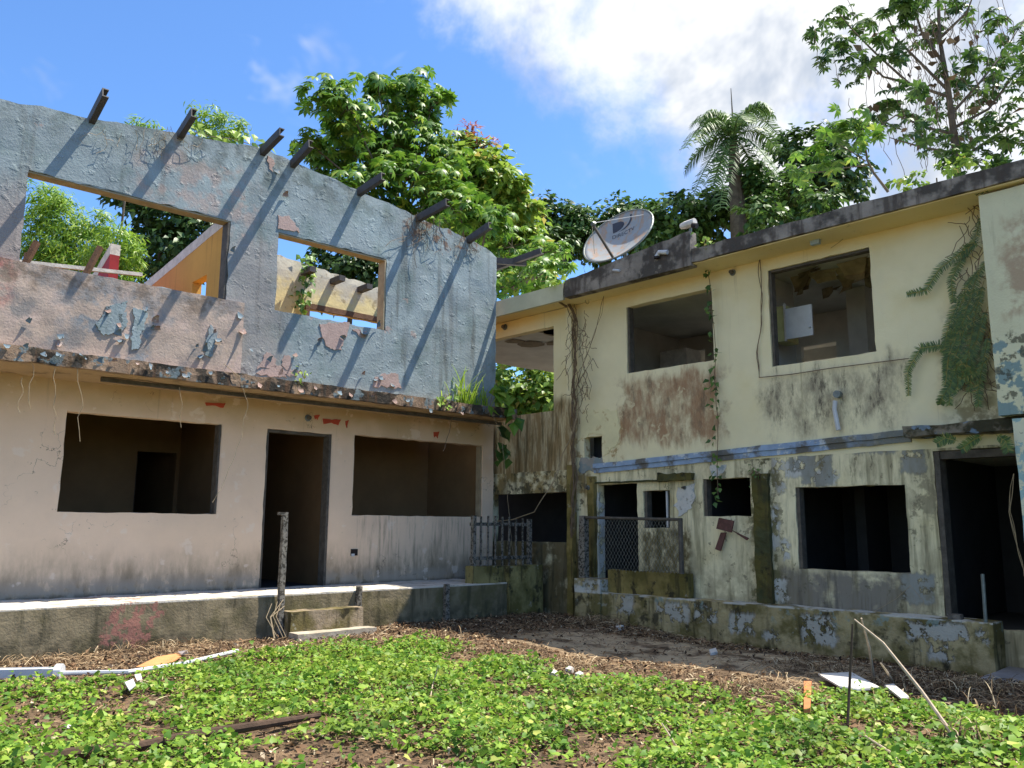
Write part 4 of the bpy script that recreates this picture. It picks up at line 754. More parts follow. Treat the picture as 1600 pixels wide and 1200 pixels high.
# satellite dish
def dish():
    c = RF(8.11, 10.2, 6.02); dep = (c - CAMP).dot(F_); pm = dep / FPX
    N = (RX * (-.62 * .84) + RU * (.78 * .84) - F_ * .54).normalized(); A = (RX * .78 + RU * .62).normalized(); A = (A - N * A.dot(N)).normalized(); B = N.cross(A)
    ra, rb, dp = 60 * pm, 58 * pm, .13
    t = root('satellite_dish', RF(8.2, 10.15, 5.5), 'rust-streaked white satellite dish with black logo on the roof edge', 'satellite dish')
    n, k = 48, 10; V = []; Fc = []
    for s in (0, 1):
        V.append(c - N * (dp + .012 * s))
        for j in range(1, k + 1):
            for i in range(n):
                r = j / k; a = 2 * math.pi * i / n; V.append(c + (A * math.cos(a) * ra + B * math.sin(a) * rb) * (r * (1 + .012 * s)) - N * (dp * (1 - r * r) + .014 * s))
    m = 1 + n * k
    for s in (0, 1):
        o = s * m; Fc += [(o, o + 1 + i, o + 1 + (i + 1) % n) for i in range(n)]
        for j in range(k - 1):
            for i in range(n): Fc.append((o + 1 + j * n + i, o + 1 + j * n + (i + 1) % n, o + 1 + (j + 1) * n + (i + 1) % n, o + 1 + (j + 1) * n + i))
    for i in range(n): Fc.append((1 + (k - 1) * n + i, 1 + (k - 1) * n + (i + 1) % n, m + 1 + (k - 1) * n + (i + 1) % n, m + 1 + (k - 1) * n + i))
    dm = Mat('dish_enamel', srgb(150, 152, 152), 'R', .6, .3); dm.vary(4, .1); dm.layer(srgb(176, 132, 92), dm.mul(dm.noise(5, 5, 1.6, det=6, ro=.7, seed=2), dm.streak(9, 3, .5, .62, 3)), 1.2); dm.layer(srgb(150, 146, 138), dm.blot(5, .55, .66, 5), .6); dm.done()
    rf = mk('reflector', V, Fc, dm, t, smooth=True)
    rim = [c + (A * math.cos(a) * ra + B * math.sin(a) * rb) * 1.008 - N * .004 for a in [2 * math.pi * i / n for i in range(n)]]; rim.append(rim[0]); Geo().tube(rim, .016, 6, False).mk('rim', M_GALV, rf)
    # emblem and lettering printed on the curved face
    E1 = (RX * .94 + RU * .34); E1 = E1 + F_ * (E1.dot(N) / .54); E1.normalize(); E2 = N.cross(E1)
    o_ = c + RX * (8 * pm) + RU * (26 * pm); o_ = o_ + F_ * ((o_ - c).dot(N) / .54)
    def surf(x, y):
        q = o_ + E1 * x + E2 * y; w = q - c; r2 = (w.dot(A) / ra) ** 2 + (w.dot(B) / rb) ** 2; return q - N * (w.dot(N) + dp * (1 - min(r2, 1)) - .004)
    ink = plain('black_ink', srgb(62, 64, 74), .7, bump=0)
    s = .185
    e1 = [(-1, -.55), (-.95, .55), (-.55, .55), (-.15, .5), (.1, .3), (.15, .05), (0, -.2), (-.3, -.4), (-.65, -.52)]
    e2 = [(-.45, -.62), (.1, -.55), (.6, -.3), (.9, .1), (1, .7), (.82, .72), (.78, .3), (.6, 0), (.3, -.28), (-.05, -.47)]
    for e in (e1, e2): mk('emblem', [surf(x * s, y * s) for x, y in e], [tuple(range(len(e)))], ink, rf, fix=False)
    cu = bpy.data.curves.new('lettering', 'FONT'); cu.body = 'DIRECTV'; cu.size = .12; cu.align_x = 'CENTER'; to = bpy.data.objects.new('lettering_tmp', cu); COL.objects.link(to)
    bpy.context.view_layer.update(); me = to.evaluated_get(bpy.context.evaluated_depsgraph_get()).to_mesh(); Vt = [surf(v.co.x * .85, v.co.y - .235) for v in me.vertices]; Ft = [tuple(p.vertices) for p in me.polygons]
    to.to_mesh_clear(); bpy.data.objects.remove(to); mk('lettering', Vt, Ft, ink, rf, fix=False)
    bot = c + (RX * (-12 * pm) + RU * (-40 * pm)); bot = bot + F_ * ((bot - c).dot(N) / .54); feed = c + RX * (-44 * pm) + RU * (11 * pm) - F_ * .42
    Geo().tube([bot - N * .03, bot.lerp(feed, .5) + N * .03, feed], .022, 6).mk('feed_arm', M_FRAME, t)
    Geo().tube([feed - N * .04, feed + N * .02 + RX * .05], [.045, .03], 8).mk('feed_horn', M_GALV, t)
    for sg in (1, -1):
        q = c + A * math.cos(.3 if sg > 0 else 2.6) * ra * .9 + B * sg * 0; Geo().tube([feed, q], .007, 4).mk('stay', M_WHITE, t)
    Geo().tube([c - N * (dp + .05), RF(8.15, 10.45, 5.75), RF(8.15, 10.45, 5.3)], .03, 8).mk('mast', M_GALV, t); Geo().box('R', 8.02, 8.28, 10.3, 10.6, 5.33, 5.36).mk('base_plate', M_GALV, t)
dish()
# chain-link gate
t = root('chain_link_gate', RF(8, 10.12, .6), 'low chain-link gate panel in front of the dark doorway', 'gate')
V, Fc = rbox('R', 8.84, 8.96, 10.16, 10.27, .6, 1.56, .08, .012, 5); mk('post', V, Fc, M_WPIPE, t)
Geo().tube([RF(7.06, 10.2, .74), RF(7.06, 10.2, 1.52)], .035, 8).mk('post', M_FRAME, t); Geo().tube([RF(8.84, 10.2, 1.535), RF(7.04, 10.2, 1.50)], .022, 8).mk('top_rail', M_FRAME, t)
g = Geo(); sp = .062; u0, u1, z0, z1 = 7.08, 8.5, .74, 1.5
def clipline(d, c):
    # u = c + d*(z - z0)
    za, zb = z0, z1
    for lim in (u0, u1):
        zc = z0 + (lim - c) / d
        if (d > 0) == (lim == u0): za = max(za, zc)
        else: zb = min(zb, zc)
    return (za, zb) if zb - za > .01 else None
for d in (.62, -.62):
    c = u0 - .7
    while c < u1 + .7:
        r = clipline(d, c)
        if r: g.tube([RF(c + d * (r[0] - z0), 10.2 + (.006 if d > 0 else -.006), r[0]), RF(c + d * (r[1] - z0), 10.2 + (.006 if d > 0 else -.006), r[1])], .0028, 3, False)
        c += sp
tag(g.mk('chain_link_mesh', M_GALV, t), kind='stuff')
# vines on the right house
leafy('hanging_vine', 'R', [(1100, 375), (1107, 420), (1110, 470), (1118, 540), (1117, 600), (1122, 660), (1120, 720), (1122, 780)], 10.38, 80, .10, LM_MID, 'green heart-leaved vine hanging down between the two upper windows', 'vine', spread=.035, droop=1.2)
def vine(name, pts, label, mat=M_DEADV, r=.012, n=3, v=10.38, fr='R', w=.06):
    g = Geo()
    for k in range(n):
        uz = pxuz(fr, pts, v); P = []
        for a, b in zip(uz, uz[1:]):
            for i in range(6): q = Vector(a).lerp(Vector(b), i / 6); P.append(FR[fr][2](q.x + w * noise.noise(Vector((q.y * 2.5, k * 9.1, len(pts)))), v + .05 * noise.noise(Vector((q.y * 2, k * 5, 3))), q.y))
        P.append(FR[fr][2](uz[-1][0], v, uz[-1][1])); g.tube(P, r * random.uniform(.5, 1.1), 5)
    return tag(g.mk(name, mat), label, 'vine')
vine('dead_vine', [(880, 455), (897, 500), (900, 580), (895, 680), (897, 760), (893, 840)], 'bundle of dead vines up the corner pilaster', n=7, w=.12)
vine('dead_vine', [(945, 455), (940, 490), (925, 530), (910, 570), (905, 600), (925, 560), (935, 575)], 'thin dead vine looping right of the corner pilaster', r=.006, n=2)
vine('dead_vine', [(905, 640), (885, 700), (860, 760), (835, 800), (800, 812), (770, 815)], 'long pale vine sagging from the pilaster to the picket railing', M_ROOT, .009, 2, 10.25)
vine('dead_vine', [(830, 480), (850, 475), (870, 470), (885, 480)], 'dead branch under the eave over the open bay', r=.014, n=2, w=.1, v=10.2)
vine('dead_vine', [(1187, 390), (1190, 460), (1186, 530), (1185, 590), (1235, 585), (1300, 575), (1420, 560)], 'thin dry vine framing the left and sill of the large upper window', M_DEADV, .006, 2, 10.46)
vine('dead_vine', [(1318, 340), (1322, 370), (1310, 380), (1298, 388)], 'short crack-like root above the large upper window', r=.005, n=1, v=10.45)
vine('dead_vine', [(1330, 975), (1402, 935), (1425, 915), (1445, 940), (1430, 960)], 'pale loop of wire on the wall beside the dark doorway', M_ROOT, .004, 1, 10.45)
vine('dead_vine', [(1585, 740), (1578, 800), (1588, 850), (1600, 900)], 'loop of dead root beside the teal pillar', M_ROOT, .006, 3, 10.2)
twigs('dry_creeper', 'R', (885, 925, 470, 640), 10.34, 60, M_DEADV, 'dry shrivelled creeper halfway up the corner pilaster', 'creeper', .005, .45)
# fern
def fern(label, fr, fronds, v, L, mat, name='wall_fern', dens=34):
    f = FR[fr][2]; P0 = f(*(lambda q: (q[0], v, q[1]))(pxuz(fr, [fronds[0][0]], v)[0])); t = root(name, P0, label, 'fern')
    for pts in fronds:
        uz = pxuz(fr, pts, v); P = []
        for a, b in zip(uz, uz[1:]):
            for i in range(8): q = Vector(a).lerp(Vector(b), i / 8); P.append(f(q.x, v - .06 - .05 * noise.noise(Vector((q.x * 3, q.y * 3, 0))), q.y))
        V, Fc = tube(P, .004, 3, False)
        for i, p in enumerate(P[2:-1]):
            tdir = (P[min(i + 3, len(P) - 1)] - P[i + 1]).normalized(); sd = tdir.cross(-FR[fr][1]).normalized(); tt = i / len(P); l = L * math.sin(math.pi * min(1, .12 + .88 * tt)) ** .6 + .01
            for rep in (0, .33, .66):
                pp = p.lerp(P[i + 3] if i + 3 < len(P) else p, rep)
                for s in (-1, 1):
                    b = len(V); d = (sd * s + tdir * .25 + Vector((0, 0, -.25)) + Vector([random.gauss(0, .1) for _ in range(3)])).normalized(); V += [pp - tdir * .006, pp + tdir * .006, pp + d * l * .6 + tdir * .005, pp + d * l, pp + d * l * .6 - tdir * .005]; Fc.append((b, b + 1, b + 2, b + 3, b + 4))
        mk('frond', V, Fc, mat, t, fix=False)
FF = [[(1535, 600), (1500, 560), (1470, 540), (1440, 545), (1422, 580), (1421, 625)], [(1540, 330), (1525, 380), (1505, 400), (1490, 440), (1492, 480)], [(1535, 420), (1515, 450), (1495, 500), (1480, 560), (1482, 600)], [(1540, 470), (1510, 500), (1488, 540), (1478, 590)], [(1545, 500), (1525, 540), (1505, 590), (1490, 620)], [(1550, 560), (1520, 585), (1490, 600), (1475, 625), (1473, 634)],
      [(1540, 440), (1530, 480), (1518, 540), (1510, 600)], [(1535, 380), (1510, 390), (1470, 420), (1450, 455), (1415, 463)], [(1548, 520), (1540, 560), (1530, 610), (1532, 640)], [(1545, 450), (1500, 470), (1483, 520), (1476, 555)], [(1530, 500), (1500, 520), (1484, 560), (1480, 610)], [(1545, 400), (1528, 440), (1512, 490), (1500, 540)], [(1530, 470), (1508, 520), (1496, 560), (1500, 615)], [(1546, 480), (1532, 520), (1520, 570), (1515, 620)],
      [(1520, 470), (1500, 500), (1486, 545), (1483, 580)], [(1525, 540), (1500, 570), (1488, 600), (1487, 640)]]
fern('shaggy green fern growing down the yellow wall beside the projecting wing', 'R', FF, 10.42, .07, LM_FERN)
fern('small fern sprig under the roof edge above the wing', 'R', [[(1535, 275), (1540, 290), (1545, 300)], [(1530, 278), (1536, 292), (1538, 303)]], 10.1, .09, LM_FERN)
fern('small ferns on the ledge above the dark doorway', 'R', [[(1500, 690), (1480, 685), (1465, 695)], [(1540, 680), (1520, 690), (1500, 705)], [(1560, 680), (1575, 690), (1580, 710)]], 9.98, .07, LM_FERN)
twigs('fern_roots', 'R', (1500, 1545, 300, 600), 10.44, 60, M_DEADV, 'mat of brown roots behind the shaggy fern', 'root', .005, .5)
leafy('ledge_weed', 'R', [(1100, 372), (1106, 378), (1112, 374)], 9.95, 14, .07, LM_BUSH, 'yellowish weed on the roof edge above the hanging vine', 'plant')
leafy('ledge_weed', 'R', [(845, 440), (870, 436), (880, 433)], 9.95, 24, .13, LM_BUSH, 'pale weeds on the roof corner left of the dish', 'plant')
leafy('ledge_weed', 'R', [(1172, 742), (1180, 735), (1188, 740)], 10.4, 12, .06, LM_MID, 'small weed over the mossy pilaster', 'plant')
# ================================================================ TREES
def rot_frames(nrm, d):
    d = d - nrm * np.sum(nrm * d, 1, keepdims=True); d /= np.linalg.norm(d, axis=1, keepdims=True) + 1e-9; return np.cross(d, nrm), d
def scatter(tv, tf, pos, nrm, d, s):
    x, d = rot_frames(nrm, d); tv = np.asarray(tv); N = len(pos); k = len(tv)
    V = pos[:, None, :] + s[:, None, None] * (tv[None, :, 0:1] * x[:, None, :] + tv[None, :, 1:2] * d[:, None, :] + tv[None, :, 2:3] * nrm[:, None, :])
    Fq = (np.asarray(tf)[None] + (np.arange(N) * k)[:, None, None]).reshape(-1, len(tf[0])); return V.reshape(-1, 3), Fq
def unit(a): return a / (np.linalg.norm(a, axis=1, keepdims=True) + 1e-9)
T_LEAF = ([(0, 0, 0), (-.3, .4, .07), (.3, .4, .07), (0, .5, 0), (0, 1, -.12)], [(0, 3, 1), (0, 2, 3), (1, 3, 4), (3, 2, 4)])
T_SLIM = ([(0, 0, 0), (-.09, .35, .02), (.09, .35, .02), (0, 1, -.12)], [(0, 2, 1), (1, 2, 3)])
T_HEART = ([(0, .08, 0), (-.34, -.08, .06), (.34, -.08, .06), (-.48, .3, .1), (.48, .3, .1), (0, .45, 0), (0, 1, -.1)], [(0, 5, 3), (0, 3, 1), (0, 4, 5), (0, 2, 4), (3, 5, 6), (5, 4, 6)])
def t_palmate(n=8):
    V = []; Fc = []
    for i in range(n):
        a = math.radians(-140 + 280 * i / (n - 1)); L = .55 - .17 * abs(a) / 2.4; dx, dy = math.sin(a), math.cos(a); px, py = dy, -dx; b = len(V); w = .088
        V += [(0, 0, 0), (dx * L * .6 - px * w, dy * L * .6 - py * w, -.05), (dx * L * .6 + px * w, dy * L * .6 + py * w, -.05), (dx * L * .55, dy * L * .55, -.02), (dx * L, dy * L, -.20)]
        Fc += [(b, b + 3, b + 1), (b, b + 2, b + 3), (b + 1, b + 3, b + 4), (b + 3, b + 2, b + 4)]
    return V, Fc
T_PALMATE = t_palmate(9)
T_WHORL = t_palmate(6)
def tree(name, label, blobs, dep, tmpl, mat, dens, size, group=None, up=.7, trunk=None, clump=.3, jit=0., flat=.85, bark=M_BARK, cat='tree', limb=True, solid=.55, trad=.12):
    """blobs are (px, py, r px): leaf masses of the crown; the trunk stands on the ground below"""
    C = []
    for b in blobs:
        dd = dep + random.uniform(-1, 1) * jit; c = at(b[0], b[1], dd); C.append((c, b[2] * dd / FPX))
    cen = sum((c for c, r in C), Vector()) / len(C); foot = Vector((cen.x, cen.y, -.1)) if trunk is None else Vector((at(trunk, 800, dep).x, dep, -.1))
    t = root(name, foot, label, cat, group); g = Geo()
    low = min(C, key=lambda q: q[0].z)[0]; fork = Vector((foot.x * .6 + cen.x * .4, foot.y * .6 + cen.y * .4, max(.8, min(cen.z - .6, low.z)))); mid = foot.lerp(fork, .5) + Vector((random.gauss(0, .1), random.gauss(0, .1), 0))
    g.tube([foot, mid, fork, fork.lerp(cen, .8)], [trad, trad * .8, trad * .62, trad * .4], 8); g.mk('trunk', bark, t)
    P = []; O = []; lg = Geo()
    for c, r in C:
        if limb: lg.tube([fork, fork.lerp(c, .5) + Vector((0, 0, -.12 * r)), c, c + Vector((0, 0, r * .5))], [trad * .5, trad * .34, trad * .22, .008], 5, False)
        ncl = max(3, int(dens[0] * r * r)); 
        dirs = unit(rng.normal(size=(ncl, 3))); rad = r * (solid + (1 - solid) * rng.random((ncl, 1)) ** .5); cc = dirs * rad * np.array([1, .9, flat]) * (1 + .18 * rng.normal(size=(ncl, 1)))
        for q, dv in zip(cc, dirs):
            k = max(1, rng.poisson(dens[1])); off = rng.normal(size=(k, 3)) * clump * r * .55; off[:, 2] *= .6
            P.append(np.array(c) + q + off); O.append(np.repeat(dv[None], k, 0) + unit(off) * .6)
            if limb and rng.random() < .5: e = Vector(c) + Vector(q); lg.tube([c, c.lerp(e, .55) + Vector((0, 0, -.05)), e], [.02, .013, .006], 3, False)
    P = np.concatenate(P); O = unit(np.concatenate(O)); N = len(P)
    nrm = unit(O * (1 - up) + np.array([0, 0, up]) + rng.normal(size=(N, 3)) * .28); d = O + rng.normal(size=(N, 3)) * .5; d[:, 2] -= .35
    s = size * (.65 + .6 * rng.random(N)); V, Fq = scatter(tmpl[0], tmpl[1], P, nrm, d, s)
    if limb: lg.mk('limbs', bark, t)
    npmesh('crown', V, Fq, mat, t); return t
tree('broadleaf_tree', 'large bright green palmate-leaved tree rising behind the blue-grey wall', [(545, 165, 62), (625, 150, 60), (600, 215, 70), (530, 230, 52), (675, 165, 38), (485, 225, 30), (560, 290, 55), (650, 270, 70), (700, 320, 60), (480, 280, 30), (610, 330, 60), (660, 210, 45), (590, 130, 30), (500, 265, 35), (530, 300, 40), (720, 280, 40), (690, 240, 35)], 19, T_PALMATE, LM_PALM, (42, 3.6), .46, up=.62, trunk=640, jit=1.2, clump=.5, trad=.07, solid=.2)
tree('broadleaf_tree', 'palmate-leaved tree leaning over the gap between the two houses', [(800, 385, 45), (850, 395, 38), (770, 420, 40), (880, 410, 25), (830, 430, 40), (760, 350, 40), (720, 330, 40), (790, 470, 40)], 17.6, T_PALMATE, LM_PALM, (44, 3.8), .40, up=.62, jit=.8, clump=.45, solid=.35, trad=.09, trunk=690)
tree('broadleaf_tree', 'yellow-green bushy tree right of the large palmate tree', [(755, 290, 52), (795, 345, 52), (720, 260, 38), (760, 350, 60), (790, 290, 30), (700, 330, 50), (830, 430, 45), (740, 320, 55), (820, 395, 40), (810, 320, 26), (742, 245, 34), (775, 270, 34), (715, 235, 26), (690, 280, 40)], 21, T_LEAF, LM_BUSH, (80, 16), .27, up=.6, clump=.36, jit=1, solid=.6, limb=False)
tree('flame_shrub', 'spray of reddish young leaves topping the yellow-green tree', [(738, 205, 16), (752, 225, 20), (715, 215, 14), (690, 330, 14)], 21.5, T_SLIM, LM_RED, (120, 10), .22, up=.3, clump=.6, trad=.05)
for i, (lab, bl, dep, mat) in enumerate((('dark evergreen tree on the ridge directly behind the satellite dish', [(935, 350, 42), (975, 340, 42), (905, 365, 40), (1000, 350, 40), (950, 380, 40), (890, 345, 30), (1010, 375, 40)], 30, LM_MID), ('dark tree at the left end of the ridge beside the yellow-green tree', [(848, 340, 42), (880, 362, 45), (830, 380, 40), (905, 350, 30), (860, 385, 40)], 29, LM_DARK),
        ('rounded dark tree between the dish and the palm', [(1060, 335, 50), (1100, 350, 50), (1030, 365, 42), (1070, 385, 50), (1115, 320, 30)], 27, LM_MID), ('dense dark tree tallest of those right of the palm', [(1265, 245, 52), (1240, 225, 30), (1300, 270, 50), (1330, 290, 30), (1255, 300, 50), (1310, 230, 30)], 27, LM_DARK),
        ('sunlit bushy tree on the right of the palm trunk', [(1200, 300, 42), (1235, 320, 48), (1190, 335, 42), (1280, 320, 36), (1170, 270, 26)], 24, LM_MID), ('low shady tree at the foot of the palm', [(1140, 340, 40), (1165, 320, 40), (1185, 280, 26)], 25.5, LM_DARK))):
    tree('ridge_tree', lab, bl, dep, T_LEAF, mat, (44, 22), .25, 'trees on the ridge', up=.5, clump=.28, jit=1.2, limb=False)
tree('shade_tree', 'dark tree seen through the small upper window', [(560, 400, 60), (600, 430, 50), (520, 380, 26), (530, 430, 50)], 25, T_LEAF, LM_DARK, (34, 20), .27, up=.5, limb=False)
tree('shade_tree', 'dark tree seen through the large upper opening', [(250, 330, 60), (300, 370, 60), (220, 300, 45), (180, 290, 36), (330, 330, 50), (250, 400, 60)], 27, T_LEAF, LM_DARK, (34, 20), .28, up=.5, limb=False)
tree('shade_tree', 'leafy tree seen through the open bay of the yellow house', [(820, 600, 50), (860, 590, 50), (790, 590, 50), (850, 640, 60), (800, 640, 50)], 24, T_LEAF, LM_BUSH, (34, 20), .26, up=.5, limb=False)
for lab, bl, dep in (('feathery bamboo at the left of the large upper opening', [(70, 320, 38), (100, 350, 40), (60, 380, 50), (120, 390, 45), (90, 420, 40), (150, 350, 26)], 21), ('rounded bright bamboo clump behind the red wall stub', [(185, 375, 32), (165, 400, 34), (205, 400, 25), (180, 430, 30)], 20), ('bamboo tops showing above the wall beside the second rafter', [(325, 190, 26), (362, 200, 24), (340, 225, 30)], 23), ('small bamboo top above the wall between the first two rafters', [(205, 200, 18), (235, 205, 18), (180, 205, 12)], 23)):
    tree('bamboo', lab, bl, dep, T_SLIM, LM_BAMB, (110, 30), .22, 'bamboo behind the roofless house', up=.25, clump=.4, limb=False, trad=.05, cat='bamboo')
# big tree at the right, with hanging dead climbers
def right_tree():
    dep = 15.; A = lambda x, y, d=0: at(x, y, dep + d)
    foot = Vector((A(1500, 300).x, dep, -.1)); t = root('trumpet_tree', foot, 'tall open tree with palmate leaves standing behind the right roof', 'tree')
    br = [[(1500, 330), (1492, 220), (1480, 130), (1468, 60), (1465, -30)], [(1478, 150), (1420, 130), (1370, 85), (1335, 50), (1310, 20)], [(1492, 210), (1450, 200), (1400, 180), (1370, 200)], [(1485, 180), (1530, 130), (1570, 80), (1600, 30)], [(1495, 240), (1440, 230), (1390, 215)], [(1490, 200), (1545, 170), (1590, 110), (1620, 60)], [(1420, 130), (1380, 120), (1340, 80)], [(1475, 100), (1440, 50), (1425, 0), (1410, -40)], [(1468, 60), (1510, 20), (1530, -30)], [(1480, 140), (1400, 60), (1385, 20)], [(1500, 250), (1550, 215), (1590, 190), (1620, 180)]]
    g = Geo().tube([foot, foot.lerp(A(1500, 330), .5) + Vector((.1, 0, 0)), A(1500, 330)], [.2, .16, .13], 8)
    for k, b in enumerate(br):
        P = [A(x, y, .8 * math.sin(k * 2.1 + i * .4) * (i / len(b)) * (k > 0)) for i, (x, y) in enumerate(b)]; n = len(P); g.tube(P, [(.085 if k == 0 else .032) * (1 - .75 * i / (n - 1)) for i in range(n)], 6)
    g.mk('trunk', M_BARK, t)
    cl = [(1278, 52, 22), (1320, 25, 22), (1345, 40, 18), (1290, 90, 22), (1315, 75, 16), (1330, 115, 20), (1362, 95, 18), (1375, 60, 20), (1400, 30, 22), (1425, 15, 22), (1440, 60, 20), (1400, 80, 18), (1390, 20, 16), (1440, -10, 30), (1500, 15, 22), (1460, 40, 20), (1420, 140, 20), (1390, 165, 24), (1360, 185, 26), (1330, 205, 22), (1420, 180, 25), (1450, 200, 25), (1480, 170, 22), (1500, 120, 25), (1530, 150, 30), (1520, 90, 20), (1560, 110, 30), (1585, 60, 30), (1560, 30, 25), (1595, 130, 30), (1580, 180, 35), (1540, 200, 30), (1500, 215, 28), (1470, 240, 25), (1530, 240, 28), (1580, 225, 30), (1340, 195, 20), (1310, 205, 20), (1620, 90, 40), (1560, 260, 20), (1500, 255, 18)]
    pos = []; 
    for x, y, r in cl:
        c = A(x, y, random.uniform(-.9, .9)); rm = r * dep / FPX
        for i in range(max(5, int(r * .62))): pos.append(np.array(c) + rng.normal(size=3) * rm * np.array([.62, .6, .5]))
    pos = np.array(pos); N = len(pos); nrm = unit(np.array([0, 0, .75]) + rng.normal(size=(N, 3)) * .33); d = rng.normal(size=(N, 3)); d[:, 2] -= .4
    V, Fq = scatter(*T_PALMATE, pos, nrm, d, .36 * (.6 + .6 * rng.random(N))); npmesh('crown', V, Fq, LM_PALMD, t)
    g = Geo()
    for i in range(150):
        x = random.gauss(1465, 60); y = random.uniform(-10, 210); p = A(x, y, random.uniform(-.5, .5)); P = [p]
        for j in range(6): p = p + Vector((random.gauss(0, .05), random.gauss(0, .03), -random.uniform(.08, .2))); P.append(p)
        g.tube(P, .006, 3, False)
    o = g.mk('dead_climbers', M_DEADV, t, fix=False); tag(o, kind='stuff')
    pos = np.array([np.array(A(random.gauss(1450, 65), random.uniform(40, 230), random.uniform(-.5, .5))) for _ in range(90)]); nrm = unit(rng.normal(size=(90, 3))); d = rng.normal(size=(90, 3)); d[:, 2] -= 1.2
    V, Fq = scatter(*T_LEAF, pos, nrm, d, .2 * (.6 + .8 * rng.random(90))); npmesh('withered_leaves', V, Fq, LM_DRY, t)
right_tree()
def sapling():
    dep = 13.4; A = lambda x, y, d=0: at(x, y, dep + d); t = root('roof_sapling', A(1388, 298), 'slender sapling growing out of the roof edge right of the palm', 'tree')
    g = Geo().tube([A(1388, 300), A(1365, 270), A(1355, 250), A(1350, 215), A(1345, 190)], [.025, .02, .018, .012, .008], 6).tube([A(1355, 258), A(1320, 262), A(1290, 268), A(1260, 270)], [.014, .01, .008, .006], 5).tube([A(1353, 252), A(1335, 240), A(1310, 225)], [.012, .01, .006], 5)
    g.mk('trunk', M_BARK, t); pos = []
    for x, y, n in ((1345, 190, 8), (1360, 200, 6), (1320, 195, 8), (1310, 225, 6), (1260, 272, 6), (1245, 275, 5), (1290, 265, 5), (1300, 250, 6), (1280, 240, 5), (1340, 225, 5), (1270, 235, 4)):
        c = A(x, y)
        for i in range(n): pos.append(np.array(c) + rng.normal(size=3) * .13)
    pos = np.array(pos); N = len(pos); nrm = unit(np.array([0, 0, .7]) + rng.normal(size=(N, 3)) * .35); d = rng.normal(size=(N, 3)); d[:, 2] -= .4
    V, Fq = scatter(*T_PALMATE, pos, nrm, d, .34 * (.7 + .5 * rng.random(N))); npmesh('crown', V, Fq, LM_PALM, t)
sapling()
tree('roof_bush', 'low leafy shrub on the roof under the tall open tree', [(1410, 285, 16), (1440, 275, 18), (1480, 262, 18), (1520, 250, 20)], 13.8, T_LEAF, LM_BUSH, (160, 10), .13, up=.5, limb=False, cat='shrub', trad=.03)
def palm():
    dep = 25.; A = lambda x, y, d=0: at(x, y, dep + d); top = A(1146, 218); foot = Vector((A(1155, 400).x, dep, -.1)); t = root('palm_tree', foot, 'feathery palm tree standing above the dark trees', 'palm')
    Geo().tube([foot, foot.lerp(top, .5), A(1152, 320), A(1148, 262), top], [.3, .26, .24, .2, .12], 10).mk('trunk', M_BARK, t)
    sp = A(1142, 138); Geo().tube([top, A(1145, 190), sp], [.04, .03, .01], 5).mk('spear_leaf', M_BARK, t)
    ends = [(1095, 175, -.5, 1085), (1080, 250, .3, 1070), (1100, 295, -.8, 1080), (1120, 180, 1., 1100), (1180, 165, .6, 1205), (1195, 160, -.4, 1208), (1210, 225, .5, 1222), (1200, 265, -.9, 1222), (1115, 300, .9, 1108), (1160, 175, -1.2, 1175), (1075, 215, -1., 1068), (1185, 300, 1., 1195), (1130, 310, -1.2, 1125), (1205, 200, 1.2, 1220), (1110, 205, 1.4, 1090)]
    for x, y, dd, xe in ends:
        y -= 22; e = A(x, y, dd * 1.3); L = (e - top).length; hi = top.lerp(e, .55) + Vector((0, 0, .35 * L)); end = A(xe, y + 40, dd * 1.6); P = []
        for i in range(15):
            q = i / 14; a = top.lerp(hi, q); b = hi.lerp(end, q); P.append(a.lerp(b, q))
        V, Fc = tube(P, [.035 * (1 - .8 * i / 14) for i in range(15)], 4, False)
        for i in range(1, 14):
            td = (P[i + 1] - P[i - 1]).normalized(); sd = td.cross(Vector((0, 0, 1))); sd = sd.normalized() if sd.length > .05 else Vector((1, 0, 0))
            for r in range(4):
                p = P[i].lerp(P[i + 1], r / 4); l = .54 * math.sin(math.pi * (.12 + .8 * (i + r / 4) / 15)) ** .7
                for s in (-1, 1):
                    d1 = (sd * s + td * .5 + Vector((0, 0, random.uniform(-.35, .35)))).normalized(); d2 = (d1 + Vector((0, 0, -1.1))).normalized(); b = len(V); w = td * .022
                    V += [p - w, p + w, p + d1 * l * .55 + w, p + d1 * l * .55 - w, p + d1 * l * .55 + d2 * l * .6]; Fc += [(b, b + 1, b + 2, b + 3), (b + 3, b + 2, b + 4)]
        mk('frond', V, Fc, LM_FROND, t, fix=False)
palm()
# ================================================================ GROUND THINGS
LAWN = [onz(x, y, 0) for x, y in ((-500, 1100), (0, 1080), (120, 1065), (250, 1048), (400, 1022), (600, 1002), (720, 1005), (850, 1045), (1000, 1062), (1200, 1090), (1350, 1080), (1600, 1120), (2200, 1180))]
def lawn_edge(x):
    for a, b in zip(LAWN, LAWN[1:]):
        if a.x <= x <= b.x: return a.y + (b.y - a.y) * (x - a.x) / (b.x - a.x)
    return LAWN[0].y if x < LAWN[0].x else LAWN[-1].y
def inpx(p):
    v = Vector(p) - CAMP; c = v.dot(F_); return 800 + v.dot(RX) / c * FPX, 600 - v.dot(RU) / c * FPX
BARE = [(90, 1190, 70, 12), (200, 1178, 60, 10), (300, 1160, 60, 10), (400, 1144, 60, 9), (480, 1132, 40, 9), (500, 1180, 120, 22), (60, 1130, 60, 18), (230, 1140, 40, 16), (1190, 1090, 50, 14), (650, 1150, 40, 10), (930, 1050, 70, 14), (1090, 1065, 60, 10), (640, 1190, 90, 14), (820, 1085, 26, 8)]
